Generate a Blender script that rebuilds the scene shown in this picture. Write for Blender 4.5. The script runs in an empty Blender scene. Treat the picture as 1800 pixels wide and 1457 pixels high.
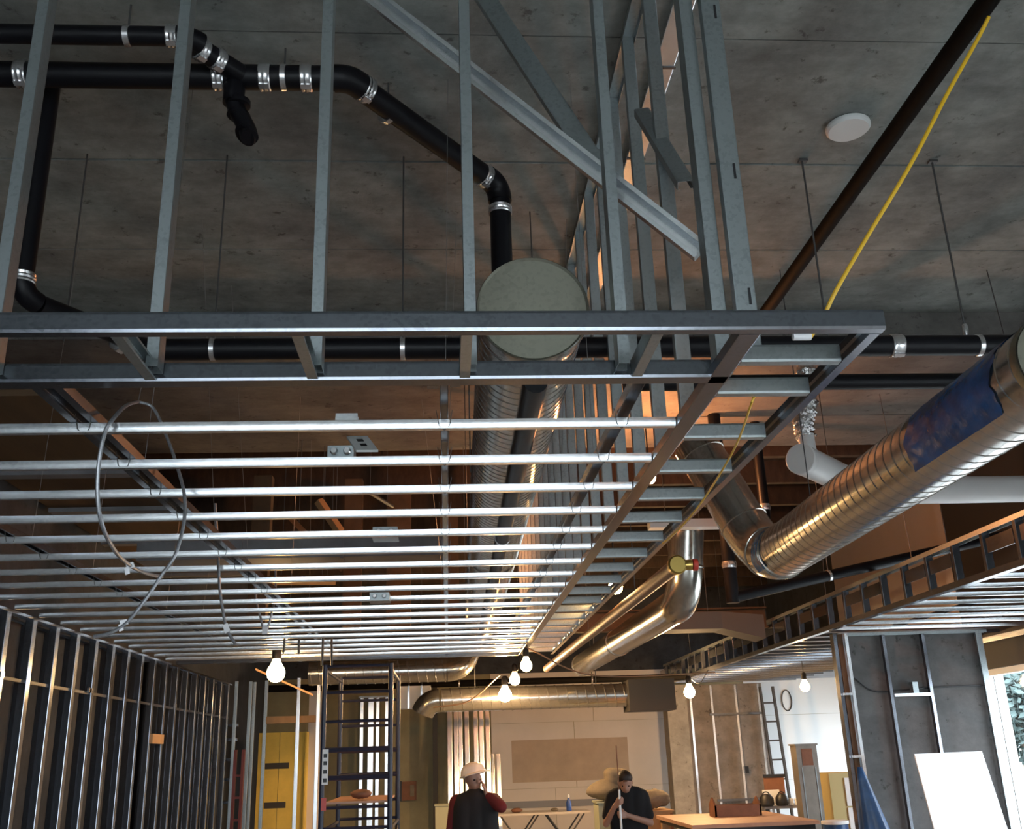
import bpy, math, random
from mathutils import Vector, Matrix

random.seed(7)
scene = bpy.context.scene
COL = scene.collection
PI = math.pi
R = math.radians

# ------------------------------------------------------------------ camera
F_PX, CX, CY = 1734.0, 900.0, 728.5          # focal length and centre for an 1800 x 1457 frame
ZC = 1.85                                    # eye height
ROT = Matrix(((0.99759867, 0.01009823, -0.06851951),
              (-0.0614409, -0.32759415, -0.94281869),
              (-0.03196739, 0.94476457, -0.32618705)))
cam_data = bpy.data.cameras.new('camera')
cam_data.sensor_fit = 'HORIZONTAL'
cam_data.sensor_width = 36.0
cam_data.lens = 36.0 * F_PX / 1800.0
cam_data.clip_start = 0.05
cam_data.clip_end = 300
cam = bpy.data.objects.new('camera', cam_data)
COL.objects.link(cam)
cam.matrix_world = Matrix.Translation((0, 0, ZC)) @ ROT.to_4x4()
scene.camera = cam

# ------------------------------------------------------------------ world, daylight, exposure
world = bpy.data.worlds.new('overcast_sky')
scene.world = world
world.use_nodes = True
bg = world.node_tree.nodes['Background']
bg.inputs['Color'].default_value = (0.80, 0.91, 1.0, 1)
bg.inputs['Strength'].default_value = 10.4
scene.view_settings.view_transform = 'Standard'
scene.view_settings.look = 'None'
scene.view_settings.gamma = 1.0
scene.view_settings.use_curve_mapping = False
scene.view_settings.exposure = 0.0


def portal(name, loc, rot, sx, sy):
    """Portal in a window opening: guides sampling of the sky light, gives off none itself."""
    d = bpy.data.lights.new(name, 'AREA')
    d.shape = 'RECTANGLE'
    d.size, d.size_y = sx, sy
    d.cycles.is_portal = True
    o = bpy.data.objects.new(name, d)
    o.location, o.rotation_euler = loc, rot
    COL.objects.link(o)


BACK_Y = -5.0
RIGHT_X = 6.3
BACK_OPEN = [(-3.3, -0.45), (-0.3, 2.5)]                 # X ranges of the storefront bays behind the camera
RIGHT_OPEN = [(-4.0, -0.6), (0.2, 3.2), (7.5, 11.75)]      # Y ranges of the bays in the right wall
ROOM_OPEN_ADDED = [(16.6, 19.8)]                                         # Y range of an unseen bay added to brighten the far right room
WIN_LO, WIN_HI, WIN_HI_R = 0.25, 3.7, ZC + 0.77
for a, b in BACK_OPEN:
    portal('window_portal', ((a + b) / 2, BACK_Y - 0.12, (WIN_LO + WIN_HI) / 2), (R(90), 0, 0), b - a, WIN_HI - WIN_LO)
for a, b in RIGHT_OPEN:
    portal('window_portal', (RIGHT_X + 0.12, (a + b) / 2, (WIN_LO + WIN_HI_R) / 2), (R(90), 0, R(90)), b - a, WIN_HI_R - WIN_LO)

for a, b in ROOM_OPEN_ADDED:
    portal('window_portal', (8.72, (a + b) / 2, (WIN_LO + WIN_HI_R) / 2), (R(90), 0, R(90)), b - a, WIN_HI_R - WIN_LO)

# ------------------------------------------------------------------ reference heights
ZP = ZC + 1.15          # underside of the suspended ceiling frame
ZS = ZC + 3.27          # underside of the concrete slab
ZD = ZS - 0.20          # underside of the thicker slab further in
Y_DROP, Y_END = 7.04, 10.0


def at(px, py, X=None, Y=None, Z=None):
    """World point on the sight line of a photograph pixel at a given X, Y or Z."""
    d = ROT @ Vector(((px - CX) / F_PX, -(py - CY) / F_PX, -1.0))
    if Y is not None:
        t = Y / d.y
    elif Z is not None:
        t = (Z - ZC) / d.z
    else:
        t = X / d.x
    return Vector((0, 0, ZC)) + d * t


# ------------------------------------------------------------------ materials
def mat(name, base, rough=0.6, metal=0.0, var=0.0, scale=6.0, bump=0.0, bscale=30.0, spec=None, var2=None, stretch=None, emit=None, estr=0.0):
    m = bpy.data.materials.new(name)
    m.use_nodes = True
    nt = m.node_tree
    b = nt.nodes['Principled BSDF']
    b.inputs['Roughness'].default_value = rough
    b.inputs['Metallic'].default_value = metal
    if spec is not None:
        b.inputs['Specular IOR Level'].default_value = spec
    base4 = (*base, 1)
    b.inputs['Base Color'].default_value = base4
    if emit:
        b.inputs['Emission Color'].default_value = (*emit, 1)
        b.inputs['Emission Strength'].default_value = estr
    if var or bump:
        geo = nt.nodes.new('ShaderNodeNewGeometry')
        mp = nt.nodes.new('ShaderNodeMapping')
        mp.inputs['Scale'].default_value = stretch or (1, 1, 1)
        nt.links.new(geo.outputs['Position'], mp.inputs['Vector'])
    if var:
        n = nt.nodes.new('ShaderNodeTexNoise')
        n.inputs['Scale'].default_value = scale
        n.inputs['Detail'].default_value = 8
        n.inputs['Roughness'].default_value = 0.65
        nt.links.new(mp.outputs['Vector'], n.inputs['Vector'])
        cr = nt.nodes.new('ShaderNodeValToRGB')
        cr.color_ramp.elements[0].position = 0.3
        cr.color_ramp.elements[1].position = 0.7
        lo = var2 or tuple(c * (1 - var) for c in base)
        cr.color_ramp.elements[0].color = (*lo, 1)
        cr.color_ramp.elements[1].color = (*[min(1, c * (1 + var * 0.6)) for c in base], 1)
        nt.links.new(n.outputs['Fac'], cr.inputs['Fac'])
        nt.links.new(cr.outputs['Color'], b.inputs['Base Color'])
    if bump:
        n2 = nt.nodes.new('ShaderNodeTexNoise')
        n2.inputs['Scale'].default_value = bscale
        n2.inputs['Detail'].default_value = 4
        nt.links.new(mp.outputs['Vector'], n2.inputs['Vector'])
        bp = nt.nodes.new('ShaderNodeBump')
        bp.inputs['Strength'].default_value = bump
        bp.inputs['Distance'].default_value = 0.01
        nt.links.new(n2.outputs['Fac'], bp.inputs['Height'])
        nt.links.new(bp.outputs['Normal'], b.inputs['Normal'])
    return m


def concrete_mat(name, base, dark):
    """Board-marked concrete: large blotches, fine streaks and small dark pits."""
    m = bpy.data.materials.new(name)
    m.use_nodes = True
    nt = m.node_tree
    b = nt.nodes['Principled BSDF']
    b.inputs['Roughness'].default_value = 0.85
    geo = nt.nodes.new('ShaderNodeNewGeometry')

    def noise(scale, detail, sc=(1, 1, 1)):
        mp = nt.nodes.new('ShaderNodeMapping')
        mp.inputs['Scale'].default_value = sc
        nt.links.new(geo.outputs['Position'], mp.inputs['Vector'])
        n = nt.nodes.new('ShaderNodeTexNoise')
        n.inputs['Scale'].default_value = scale
        n.inputs['Detail'].default_value = detail
        n.inputs['Roughness'].default_value = 0.7
        nt.links.new(mp.outputs['Vector'], n.inputs['Vector'])
        return n.outputs['Fac']

    def ramp(f, p0, p1, c0, c1):
        r = nt.nodes.new('ShaderNodeValToRGB')
        r.color_ramp.elements[0].position, r.color_ramp.elements[1].position = p0, p1
        r.color_ramp.elements[0].color, r.color_ramp.elements[1].color = (*c0, 1), (*c1, 1)
        nt.links.new(f, r.inputs['Fac'])
        return r.outputs['Color']

    def mul(a, c, fac):
        mx = nt.nodes.new('ShaderNodeMix')
        mx.data_type = 'RGBA'
        mx.blend_type = 'MULTIPLY'
        mx.inputs[0].default_value = fac
        nt.links.new(a, mx.inputs[6])
        nt.links.new(c, mx.inputs[7])
        return mx.outputs[2]
    c = ramp(noise(2.2, 10), 0.34, 0.64, dark, base)
    c = mul(c, ramp(noise(5, 9, (0.7, 1.6, 1)), 0.36, 0.60, (0.5, 0.5, 0.5), (1, 1, 1)), 0.45)
    c = mul(c, ramp(noise(9, 7), 0.33, 0.40, (0.3, 0.28, 0.26), (1, 1, 1)), 0.8)
    nt.links.new(c, b.inputs['Base Color'])
    bp = nt.nodes.new('ShaderNodeBump')
    bp.inputs['Strength'].default_value = 0.35
    bp.inputs['Distance'].default_value = 0.01
    nt.links.new(noise(22, 6), bp.inputs['Height'])
    nt.links.new(bp.outputs['Normal'], b.inputs['Normal'])
    return m


def galv_mat(name, base, rough, spangle=70.0, dull=0.25):
    """Galvanised sheet: crystalline spangle in tone and gloss."""
    m = bpy.data.materials.new(name)
    m.use_nodes = True
    nt = m.node_tree
    b = nt.nodes['Principled BSDF']
    b.inputs['Metallic'].default_value = 0.92
    geo = nt.nodes.new('ShaderNodeNewGeometry')
    v = nt.nodes.new('ShaderNodeTexVoronoi')
    v.inputs['Scale'].default_value = spangle
    nt.links.new(geo.outputs['Position'], v.inputs['Vector'])
    n = nt.nodes.new('ShaderNodeTexNoise')
    n.inputs['Scale'].default_value = 5.0
    n.inputs['Detail'].default_value = 6
    nt.links.new(geo.outputs['Position'], n.inputs['Vector'])
    sep = nt.nodes.new('ShaderNodeSeparateColor')
    nt.links.new(v.outputs['Color'], sep.inputs['Color'])
    mx = nt.nodes.new('ShaderNodeMath')
    mx.operation = 'ADD'
    nt.links.new(sep.outputs['Red'], mx.inputs[0])
    nt.links.new(n.outputs['Fac'], mx.inputs[1])
    cr = nt.nodes.new('ShaderNodeValToRGB')
    cr.color_ramp.elements[0].position = 0.25
    cr.color_ramp.elements[1].position = 1.35 / 1.4
    cr.color_ramp.elements[0].color = (*[c * (1 - dull) for c in base], 1)
    cr.color_ramp.elements[1].color = (*[min(1, c * 1.1) for c in base], 1)
    nt.links.new(mx.outputs[0], cr.inputs['Fac'])
    nt.links.new(cr.outputs['Color'], b.inputs['Base Color'])
    mr = nt.nodes.new('ShaderNodeMapRange')
    mr.inputs['From Max'].default_value = 2.0
    mr.inputs['To Min'].default_value = rough - 0.03
    mr.inputs['To Max'].default_value = rough + 0.04
    nt.links.new(mx.outputs[0], mr.inputs['Value'])
    nt.links.new(mr.outputs['Result'], b.inputs['Roughness'])
    return m


def pane_mat(name, tint=(1, 1, 1), gloss=0.06):
    m = bpy.data.materials.new(name)
    m.use_nodes = True
    nt = m.node_tree
    nt.nodes.clear()
    out = nt.nodes.new('ShaderNodeOutputMaterial')
    mix = nt.nodes.new('ShaderNodeMixShader')
    tr = nt.nodes.new('ShaderNodeBsdfTransparent')
    tr.inputs['Color'].default_value = (*tint, 1)
    gl = nt.nodes.new('ShaderNodeBsdfGlossy')
    gl.inputs['Roughness'].default_value = 0.02
    mix.inputs['Fac'].default_value = gloss
    nt.links.new(tr.outputs[0], mix.inputs[1])
    nt.links.new(gl.outputs[0], mix.inputs[2])
    nt.links.new(mix.outputs[0], out.inputs['Surface'])
    return m


def glow_mat(name, color, strength):
    m = bpy.data.materials.new(name)
    m.use_nodes = True
    nt = m.node_tree
    nt.nodes.clear()
    out = nt.nodes.new('ShaderNodeOutputMaterial')
    e = nt.nodes.new('ShaderNodeEmission')
    e.inputs['Color'].default_value = (*color, 1)
    e.inputs['Strength'].default_value = strength
    nt.links.new(e.outputs[0], out.inputs['Surface'])
    return m


M = {
    'slab': concrete_mat('slab_concrete', (0.272, 0.292, 0.278), (0.138, 0.147, 0.140)),
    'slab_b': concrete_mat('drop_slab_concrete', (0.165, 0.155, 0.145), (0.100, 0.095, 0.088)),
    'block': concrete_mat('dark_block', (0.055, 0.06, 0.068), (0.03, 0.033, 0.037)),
    'pier': concrete_mat('pier_concrete', (0.118, 0.114, 0.112), (0.08, 0.077, 0.075)),
    'pier_b': concrete_mat('far_pier_concrete', (0.30, 0.25, 0.21), (0.20, 0.165, 0.135)),
    'column': concrete_mat('column_concrete', (0.42, 0.38, 0.32), (0.30, 0.27, 0.23)),
    'floor': concrete_mat('floor_concrete', (0.40, 0.385, 0.36), (0.28, 0.27, 0.255)),
    'galv': galv_mat('galvanised_steel', (0.205, 0.22, 0.25), 0.20, 90.0, 0.16),
    'galv_d': galv_mat('galvanised_stud', (0.36, 0.40, 0.41), 0.40, 90.0, 0.14),
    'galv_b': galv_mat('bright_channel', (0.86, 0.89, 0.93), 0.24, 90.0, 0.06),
    'duct': galv_mat('spiral_duct_steel', (0.50, 0.49, 0.46), 0.20, 40.0, 0.10),
    'duct_s': galv_mat('smooth_duct_steel', (0.40, 0.385, 0.35), 0.20, 30.0, 0.15),
    'cap': galv_mat('duct_cap_steel', (0.235, 0.23, 0.185), 0.55, 90.0, 0.12),
    'abs': mat('black_abs', (0.004, 0.004, 0.006), 0.45, spec=0.25),
    'iron': mat('black_iron', (0.005, 0.004, 0.003), 0.7, 0.0, 0.5, 20, spec=0.1),
    'band': mat('coupling_steel', (0.75, 0.75, 0.76), 0.25, 0.9),
    'rod': mat('dull_rod', (0.10, 0.10, 0.10), 0.5, 0.6),
    'wire': mat('tie_wire', (0.30, 0.30, 0.29), 0.45, 0.8),
    'cable': mat('armoured_cable', (0.33, 0.34, 0.36), 0.4, 0.7, 0.3, 60),
    'tag': mat('white_tape', (0.80, 0.80, 0.82), 0.6),
    'yellow': mat('yellow_cord', (0.75, 0.45, 0.02), 0.45),
    'white': mat('white_plastic', (0.62, 0.63, 0.62), 0.45),
    'pvc': mat('white_pvc', (0.72, 0.71, 0.70), 0.4),
    'foil': mat('foil', (0.80, 0.80, 0.80), 0.18, 1.0, 0, 1, 0.9, 60),
    'blue': mat('blue_tape', (0.006, 0.085, 0.27), 0.24, 0.0, 0.6, 5, 0.25, 30),
    'ply': mat('plywood', (0.10, 0.055, 0.024), 0.7, 0, 0.35, 5, stretch=(1, 0.2, 1)),
    'deck': mat('wood_deck', (0.045, 0.026, 0.016), 0.8, 0, 0.5, 5, stretch=(3, 0.4, 1)),
    'beam': mat('grey_beam', (0.20, 0.20, 0.215), 0.6, 0, 0.25, 4),
    'drywall': mat('drywall', (0.66, 0.60, 0.54), 0.9, 0, 0.06, 1.2),
    'mud': mat('joint_compound_patch', (0.46, 0.36, 0.27), 0.9, 0, 0.12, 2.5),
    'olive': mat('olive_wall', (0.33, 0.29, 0.17), 0.85, 0, 0.25, 1.5),
    'sheet': mat('white_drywall_sheet', (0.85, 0.86, 0.86), 0.85),
    'sheath': mat('yellow_sheathing', (0.80, 0.54, 0.10), 0.75, 0, 0.12, 4),
    'print': mat('dark_print', (0.05, 0.04, 0.03), 0.7),
    'wood': mat('pine', (0.42, 0.24, 0.11), 0.65, 0, 0.25, 6, stretch=(1, 1, 0.2)),
    'top': mat('bench_top', (0.52, 0.30, 0.20), 0.55, 0, 0.15, 5),
    'brownbox': mat('brown_board', (0.23, 0.10, 0.055), 0.7, 0, 0.2, 8),
    'post': mat('steel_post', (0.26, 0.24, 0.21), 0.5, 0.5, 0.2, 6),
    'grey': mat('grey_paint', (0.24, 0.24, 0.26), 0.6),
    'cabinet': mat('tan_cabinet', (0.52, 0.42, 0.17), 0.5),
    'tarp': mat('blue_tarp', (0.02, 0.08, 0.22), 0.4, 0, 0.4, 6, 0.6, 9),
    'scaf': mat('scaffold_paint', (0.020, 0.022, 0.045), 0.4),
    'red': mat('red_fibreglass', (0.13, 0.014, 0.008), 0.45),
    'redcap': mat('red_cap', (0.55, 0.05, 0.03), 0.4),
    'brass': mat('brass', (0.60, 0.42, 0.12), 0.3, 0.9),
    'copper': mat('copper_toned_pipe', (0.20, 0.125, 0.085), 0.45, 0.3, 0.15, 3),
    'black': mat('black_plastic', (0.012, 0.012, 0.014), 0.45),
    'screen': mat('dark_screen', (0.01, 0.01, 0.012), 0.15),
    'skin': mat('skin', (0.36, 0.19, 0.13), 0.55),
    'shirt_red': mat('red_sleeves', (0.12, 0.009, 0.010), 0.85),
    'vest': mat('black_vest', (0.006, 0.006, 0.007), 0.85),
    'tee': mat('black_tee', (0.006, 0.006, 0.008), 0.9),
    'jeans': mat('dark_trousers', (0.02, 0.022, 0.03), 0.9),
    'hair': mat('dark_hair', (0.020, 0.010, 0.007), 0.6),
    'hat': mat('white_hard_hat', (0.80, 0.72, 0.60), 0.3),
    'eye': mat('eye', (0.03, 0.02, 0.02), 0.2),
    'sack': mat('pale_sack', (0.22, 0.18, 0.13), 0.85, 0, 0.3, 8),
    'crate': mat('pale_green_panel', (0.42, 0.44, 0.33), 0.7),
    'bottle': mat('blue_bottle', (0.05, 0.12, 0.42), 0.2),
    'frame': mat('white_window_frame', (0.72, 0.76, 0.80), 0.45),
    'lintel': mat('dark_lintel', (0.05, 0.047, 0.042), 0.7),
    'pane': pane_mat('window_pane'),
    'leaf': mat('tree_leaf', (0.085, 0.125, 0.120), 0.8, 0, 0.3, 1.5),
    'bark': mat('bark', (0.16, 0.12, 0.09), 0.9),
    'ground': mat('pale_ground', (0.62, 0.62, 0.60), 0.9, 0, 0.1, 0.4),
    'bulb': glow_mat('bulb_glow', (1.0, 0.60, 0.27), 900.0),
    'bulb_w': glow_mat('work_lamp_glow', (1.0, 0.37, 0.13), 1350.0),
    'bulb_d': glow_mat('dim_bulb_glow', (1.0, 0.58, 0.22), 80.0),
    'bulb_l': glow_mat('left_bulb_glow', (1.0, 0.60, 0.25), 120.0),
    'bulb_m': glow_mat('string_bulb_glow', (1.0, 0.60, 0.27), 700.0),
}

# ------------------------------------------------------------------ mesh helpers
WL = {}                                   # world location of every object built


def V(*a):
    return Vector(a)


class MB:
    def __init__(s):
        s.v, s.f = [], []

    def add(s, vs, fs):
        o = len(s.v)
        s.v += [Vector(p) for p in vs]
        s.f += [tuple(i + o for i in f) for f in fs]
        return s

    def obox(s, c, a, b, d):
        c, a, b, d = Vector(c), Vector(a), Vector(b), Vector(d)
        vs = [c + i * a + j * b + k * d for k in (-1, 1) for j in (-1, 1) for i in (-1, 1)]
        return s.add(vs, [(0, 2, 3, 1), (4, 5, 7, 6), (0, 1, 5, 4), (2, 6, 7, 3), (0, 4, 6, 2), (1, 3, 7, 5)])

    def box(s, x0, x1, y0, y1, z0, z1):
        return s.obox(((x0 + x1) / 2, (y0 + y1) / 2, (z0 + z1) / 2), ((x1 - x0) / 2, 0, 0), (0, (y1 - y0) / 2, 0), (0, 0, (z1 - z0) / 2))

    def prof(s, pts, p0, p1, u, w):
        """Closed 2-D outline (in axes u, w) extruded from p0 to p1."""
        p0, p1, u, w = Vector(p0), Vector(p1), Vector(u).normalized(), Vector(w).normalized()
        n = len(pts)
        vs = [p0 + u * a + w * b for a, b in pts] + [p1 + u * a + w * b for a, b in pts]
        fs = [(i, (i + 1) % n, n + (i + 1) % n, n + i) for i in range(n)]
        fs += [tuple(range(n - 1, -1, -1)), tuple(range(n, 2 * n))]
        return s.add(vs, fs)

    def tube(s, path, r, n=12, caps=True, radii=None):
        path = [Vector(p) for p in path]
        k = len(path)
        rr = radii or [r] * k
        t0 = (path[1] - path[0]).normalized()
        up = V(0, 0, 1) if abs(t0.z) < 0.9 else V(1, 0, 0)
        nrm = (up - t0 * up.dot(t0)).normalized()
        rows = []
        for i in range(k):
            if i == 0:
                t = t0
            elif i == k - 1:
                t = (path[i] - path[i - 1]).normalized()
            else:
                t = ((path[i + 1] - path[i]).normalized() + (path[i] - path[i - 1]).normalized())
                t = t.normalized() if t.length > 1e-6 else (path[i + 1] - path[i]).normalized()
            nrm = (nrm - t * nrm.dot(t)).normalized()
            bn = t.cross(nrm)
            rows.append([path[i] + (nrm * math.cos(2 * PI * j / n) + bn * math.sin(2 * PI * j / n)) * rr[i] for j in range(n)])
        vs = [p for row in rows for p in row]
        fs = [(i * n + j, i * n + (j + 1) % n, (i + 1) * n + (j + 1) % n, (i + 1) * n + j) for i in range(k - 1) for j in range(n)]
        if caps:
            fs += [tuple(range(n - 1, -1, -1)), tuple(range((k - 1) * n, k * n))]
        return s.add(vs, fs)

    def lathe(s, prof, base, axis, n=24, caps=True):
        base, ax = Vector(base), Vector(axis).normalized()
        up = V(0, 0, 1) if abs(ax.z) < 0.9 else V(1, 0, 0)
        a = (up - ax * up.dot(ax)).normalized()
        b = ax.cross(a)
        vs = [base + ax * h + (a * math.cos(2 * PI * j / n) + b * math.sin(2 * PI * j / n)) * max(r, 0.0004) for r, h in prof for j in range(n)]
        k = len(prof)
        fs = [(i * n + j, i * n + (j + 1) % n, (i + 1) * n + (j + 1) % n, (i + 1) * n + j) for i in range(k - 1) for j in range(n)]
        if caps:
            fs += [tuple(range(n - 1, -1, -1)), tuple(range((k - 1) * n, k * n))]
        return s.add(vs, fs)

    def ball(s, c, r, nu=16, nv=10):
        c = Vector(c)
        r = Vector(r) if hasattr(r, '__len__') else V(r, r, r)
        vs = [c + V(0, 0, -r.z)]
        for i in range(1, nv):
            a = PI * i / nv - PI / 2
            vs += [c + V(r.x * math.cos(a) * math.cos(2 * PI * j / nu), r.y * math.cos(a) * math.sin(2 * PI * j / nu), r.z * math.sin(a)) for j in range(nu)]
        vs.append(c + V(0, 0, r.z))
        fs = [(0, 1 + (j + 1) % nu, 1 + j) for j in range(nu)]
        for i in range(nv - 2):
            fs += [(1 + i * nu + j, 1 + i * nu + (j + 1) % nu, 1 + (i + 1) * nu + (j + 1) % nu, 1 + (i + 1) * nu + j) for j in range(nu)]
        e = len(vs) - 1
        fs += [(1 + (nv - 2) * nu + j, 1 + (nv - 2) * nu + (j + 1) % nu, e) for j in range(nu)]
        return s.add(vs, fs)

    def cone(s, a, b, ra, rb, n=14):
        """Capsule between two points with its own radius at each end."""
        a, b = Vector(a), Vector(b)
        t = (b - a).normalized()
        pts, rr = [], []
        for k in range(4):
            q = PI / 2 * (1 - k / 4)
            pts.append(a - t * ra * math.sin(q)); rr.append(max(ra * math.cos(q), 0.002))
        pts.append(a); rr.append(ra); pts.append(b); rr.append(rb)
        for k in range(1, 5):
            q = PI / 2 * k / 4
            pts.append(b + t * rb * math.sin(q)); rr.append(max(rb * math.cos(q), 0.002))
        return s.tube(pts, 0, n, True, rr)

    def build(s, name, m, parent=None, smooth=False, origin=None, angle=40):
        lo = Vector([min(p[i] for p in s.v) for i in range(3)])
        hi = Vector([max(p[i] for p in s.v) for i in range(3)])
        o0 = Vector(origin) if origin else V((lo.x + hi.x) / 2, (lo.y + hi.y) / 2, lo.z)
        me = bpy.data.meshes.new(name)
        me.from_pydata([p - o0 for p in s.v], [], s.f)
        me.validate()
        me.materials.append(M[m] if isinstance(m, str) else m)
        if smooth:
            me.polygons.foreach_set('use_smooth', [True] * len(me.polygons))
            me.set_sharp_from_angle(angle=R(angle))
        o = bpy.data.objects.new(name, me)
        COL.objects.link(o)
        place(o, o0, parent)
        return o


def place(o, w, parent):
    w = Vector(w)
    if parent is not None:
        o.parent = parent
        o.location = w - WL[parent.name]
    else:
        o.location = w
    WL[o.name] = w


def dup(o, shift, parent=None):
    """Copy of a piece (mesh data shared) moved by shift under parent."""
    c = o.copy()
    COL.objects.link(c)
    place(c, WL[o.name] + Vector(shift), parent)
    return c


def tag(o, label, cat, group=None):
    o['label'] = label
    o['category'] = cat
    if group:
        o['group'] = group
    return o


def thing(name, loc, label, cat, group=None):
    o = bpy.data.objects.new(name, None)
    o.empty_display_size = 0.1
    COL.objects.link(o)
    place(o, loc, None)
    return tag(o, label, cat, group)


def struct(o, label=None):
    o['kind'] = 'structure'
    if label:
        o['label'] = label
    return o


def c_prof(w, f, lip=0.008, t=0.002, ch=0.0):
    """C section: web of width w on the axis b = 0, flanges f deep, lips turned in; ch chamfers the bends."""
    h = w / 2
    if ch:
        out = [(-h, f), (-h, ch * 0.32), (-h + ch, 0), (h - ch, 0), (h, ch * 0.32), (h, f)]
    else:
        out = [(-h, f), (-h, 0), (h, 0), (h, f)]
    if lip:
        inn = [(h - lip, f), (h - lip, f - t), (h - t, f - t), (h - t, max(t, ch)), (h - max(t, ch), t), (-h + max(t, ch), t), (-h + t, max(t, ch)), (-h + t, f - t), (-h + lip, f - t), (-h + lip, f)]
    else:
        inn = [(h - t, f), (h - t, max(t, ch)), (h - max(t, ch), t), (-h + max(t, ch), t), (-h + t, max(t, ch)), (-h + t, f)]
    if not ch:
        seen, o2 = set(), []
        for p in inn:
            q = (round(p[0], 6), round(p[1], 6))
            if q not in seen:
                seen.add(q); o2.append(p)
        inn = o2
    return out + inn


def stud(p0, p1, web, back, w=0.064, f=0.036, lip=0.008, ch=0.004, name='stud', m='galv_d', parent=None):
    """Steel C stud: web lies along 'web', flanges run towards 'back'."""
    b = MB().prof(c_prof(w, f, lip, 0.002, ch), p0, p1, web, back)
    return b.build(name, m, parent)


def pipe(name, path, r, m, parent=None, n=20, label=None):
    o = MB().tube(path, r, n).build(name, m, parent, True)
    if label:
        o['label'] = label
    return o


def arc(c, a, b, r, n=8, a0=0.0, a1=PI / 2):
    """Points of an arc about c in the plane of unit vectors a, b."""
    c, a, b = Vector(c), Vector(a).normalized(), Vector(b).normalized()
    return [c + (a * math.cos(a0 + (a1 - a0) * k / n) + b * math.sin(a0 + (a1 - a0) * k / n)) * r for k in range(n + 1)]


def bend(p0, p1, p2, rad, n=7):
    """Rounded corner: path p0 -> p1 -> p2 with the corner at p1 filleted."""
    p0, p1, p2 = Vector(p0), Vector(p1), Vector(p2)
    d0, d1 = (p0 - p1).normalized(), (p2 - p1).normalized()
    a, b = p1 + d0 * rad, p1 + d1 * rad
    out = []
    for k in range(n + 1):
        t = k / n
        out.append(a * (1 - t) ** 2 + p1 * 2 * t * (1 - t) + b * t ** 2)
    return out


def smooth_path(pts, sub=6):
    """Catmull-Rom through the points."""
    P_ = [Vector(p) for p in pts]
    P_ = [P_[0] * 2 - P_[1]] + P_ + [P_[-1] * 2 - P_[-2]]
    out = []
    for i in range(1, len(P_) - 2):
        a, b, c, d = P_[i - 1:i + 3]
        for k in range(sub):
            t = k / sub
            out.append(0.5 * ((2 * b) + (c - a) * t + (2 * a - 5 * b + 4 * c - d) * t * t + (3 * b - a - 3 * c + d) * t ** 3))
    out.append(P_[-2])
    return out


def spiral_duct(name, p0, p1, r, pitch, ridge, m, parent, n=48):
    """Spiral-seam duct: a tube with one raised helical lock seam."""
    p0, p1 = Vector(p0), Vector(p1)
    L = (p1 - p0).length
    t = (p1 - p0).normalized()
    up = V(0, 0, 1)
    a = (up - t * up.dot(t)).normalized()
    b = t.cross(a)
    steps = [(0.0, 0.0), (0.45, 0.0), (0.86, 0.0), (0.90, ridge), (0.96, ridge)]
    turns = int(L / pitch) + 1
    hs = [(k + q, dr) for k in range(-1, turns) for q, dr in steps]
    vs = []
    for h, dr in hs:
        for j in range(n):
            y = min(max((h + j / n) * pitch, 0), L)
            th = 2 * PI * j / n
            vs.append(p0 + t * y + (a * math.cos(th) + b * math.sin(th)) * (r + dr))
    rows = len(hs)
    ns = len(steps)
    fs = []
    for i in range(rows - 1):
        for j in range(n):
            if j < n - 1:
                fs.append((i * n + j, i * n + j + 1, (i + 1) * n + j + 1, (i + 1) * n + j))
            elif i + ns + 1 < rows:
                fs.append((i * n + j, (i + ns) * n, (i + ns + 1) * n, (i + 1) * n + j))
    o = MB().add(vs, fs).build(name, m, parent, True, angle=14)
    return o


# ------------------------------------------------------------------ the building shell
XL, XR2, YF = -3.55, 8.6, 20.4
struct(MB().box(XL, 6.7, BACK_Y, YF, -0.12, 0).build('floor', 'floor'), 'pale concrete floor')
slab = struct(MB().box(XL, 6.5, BACK_Y - 0.1, Y_DROP, ZS + 0.012, ZS + 0.3).build('ceiling', 'slab'), 'grey board-marked concrete slab')
edges = [BACK_Y, -3.58, -2.51, -1.44, -0.36, 0.7, 1.76, 2.82, 3.88, 4.955, 6.0, Y_DROP]
for i in range(len(edges) - 1):
    dz = random.choice((0.0, 0.004, 0.007, 0.002))
    MB().box(XL, 6.5, edges[i] + 0.006, edges[i + 1] - 0.006, ZS + dz, ZS + 0.02).build('panel', 'slab', slab)
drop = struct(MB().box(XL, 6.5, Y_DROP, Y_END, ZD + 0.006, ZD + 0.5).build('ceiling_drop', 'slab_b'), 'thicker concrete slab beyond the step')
for a, b in ((Y_DROP, 8.05), (8.05, 9.0), (9.0, Y_END)):
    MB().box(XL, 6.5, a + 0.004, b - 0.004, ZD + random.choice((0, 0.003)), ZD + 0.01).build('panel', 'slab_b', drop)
struct(MB().box(6.7, XR2, 16.0, YF, -0.12, 0).build('floor_far_room', 'floor'), 'pale concrete floor of the far room')
deck = struct(MB().box(XL, 6.7, Y_END, YF, ZS + 0.1, ZS + 0.25).build('ceiling_deck', 'deck'), 'dark timber deck beyond the slab')
for k in range(9):
    y = Y_END + 0.5 + k * 1.15
    MB().box(XL, 6.7, y - 0.045, y + 0.045, ZS - 0.18, ZS + 0.1).build('joist', 'deck', deck)
struct(MB().box(6.7, XR2, 16.0, YF, ZP + 0.2, ZP + 0.4).build('ceiling_far_room', 'deck'), 'dark ceiling over the far room')
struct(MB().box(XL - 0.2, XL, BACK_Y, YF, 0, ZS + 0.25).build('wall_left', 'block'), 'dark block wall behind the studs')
wf = struct(MB().box(XL, XR2, YF, YF + 0.2, 0, 3.4).build('wall_far', 'olive'), 'far wall')
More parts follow.
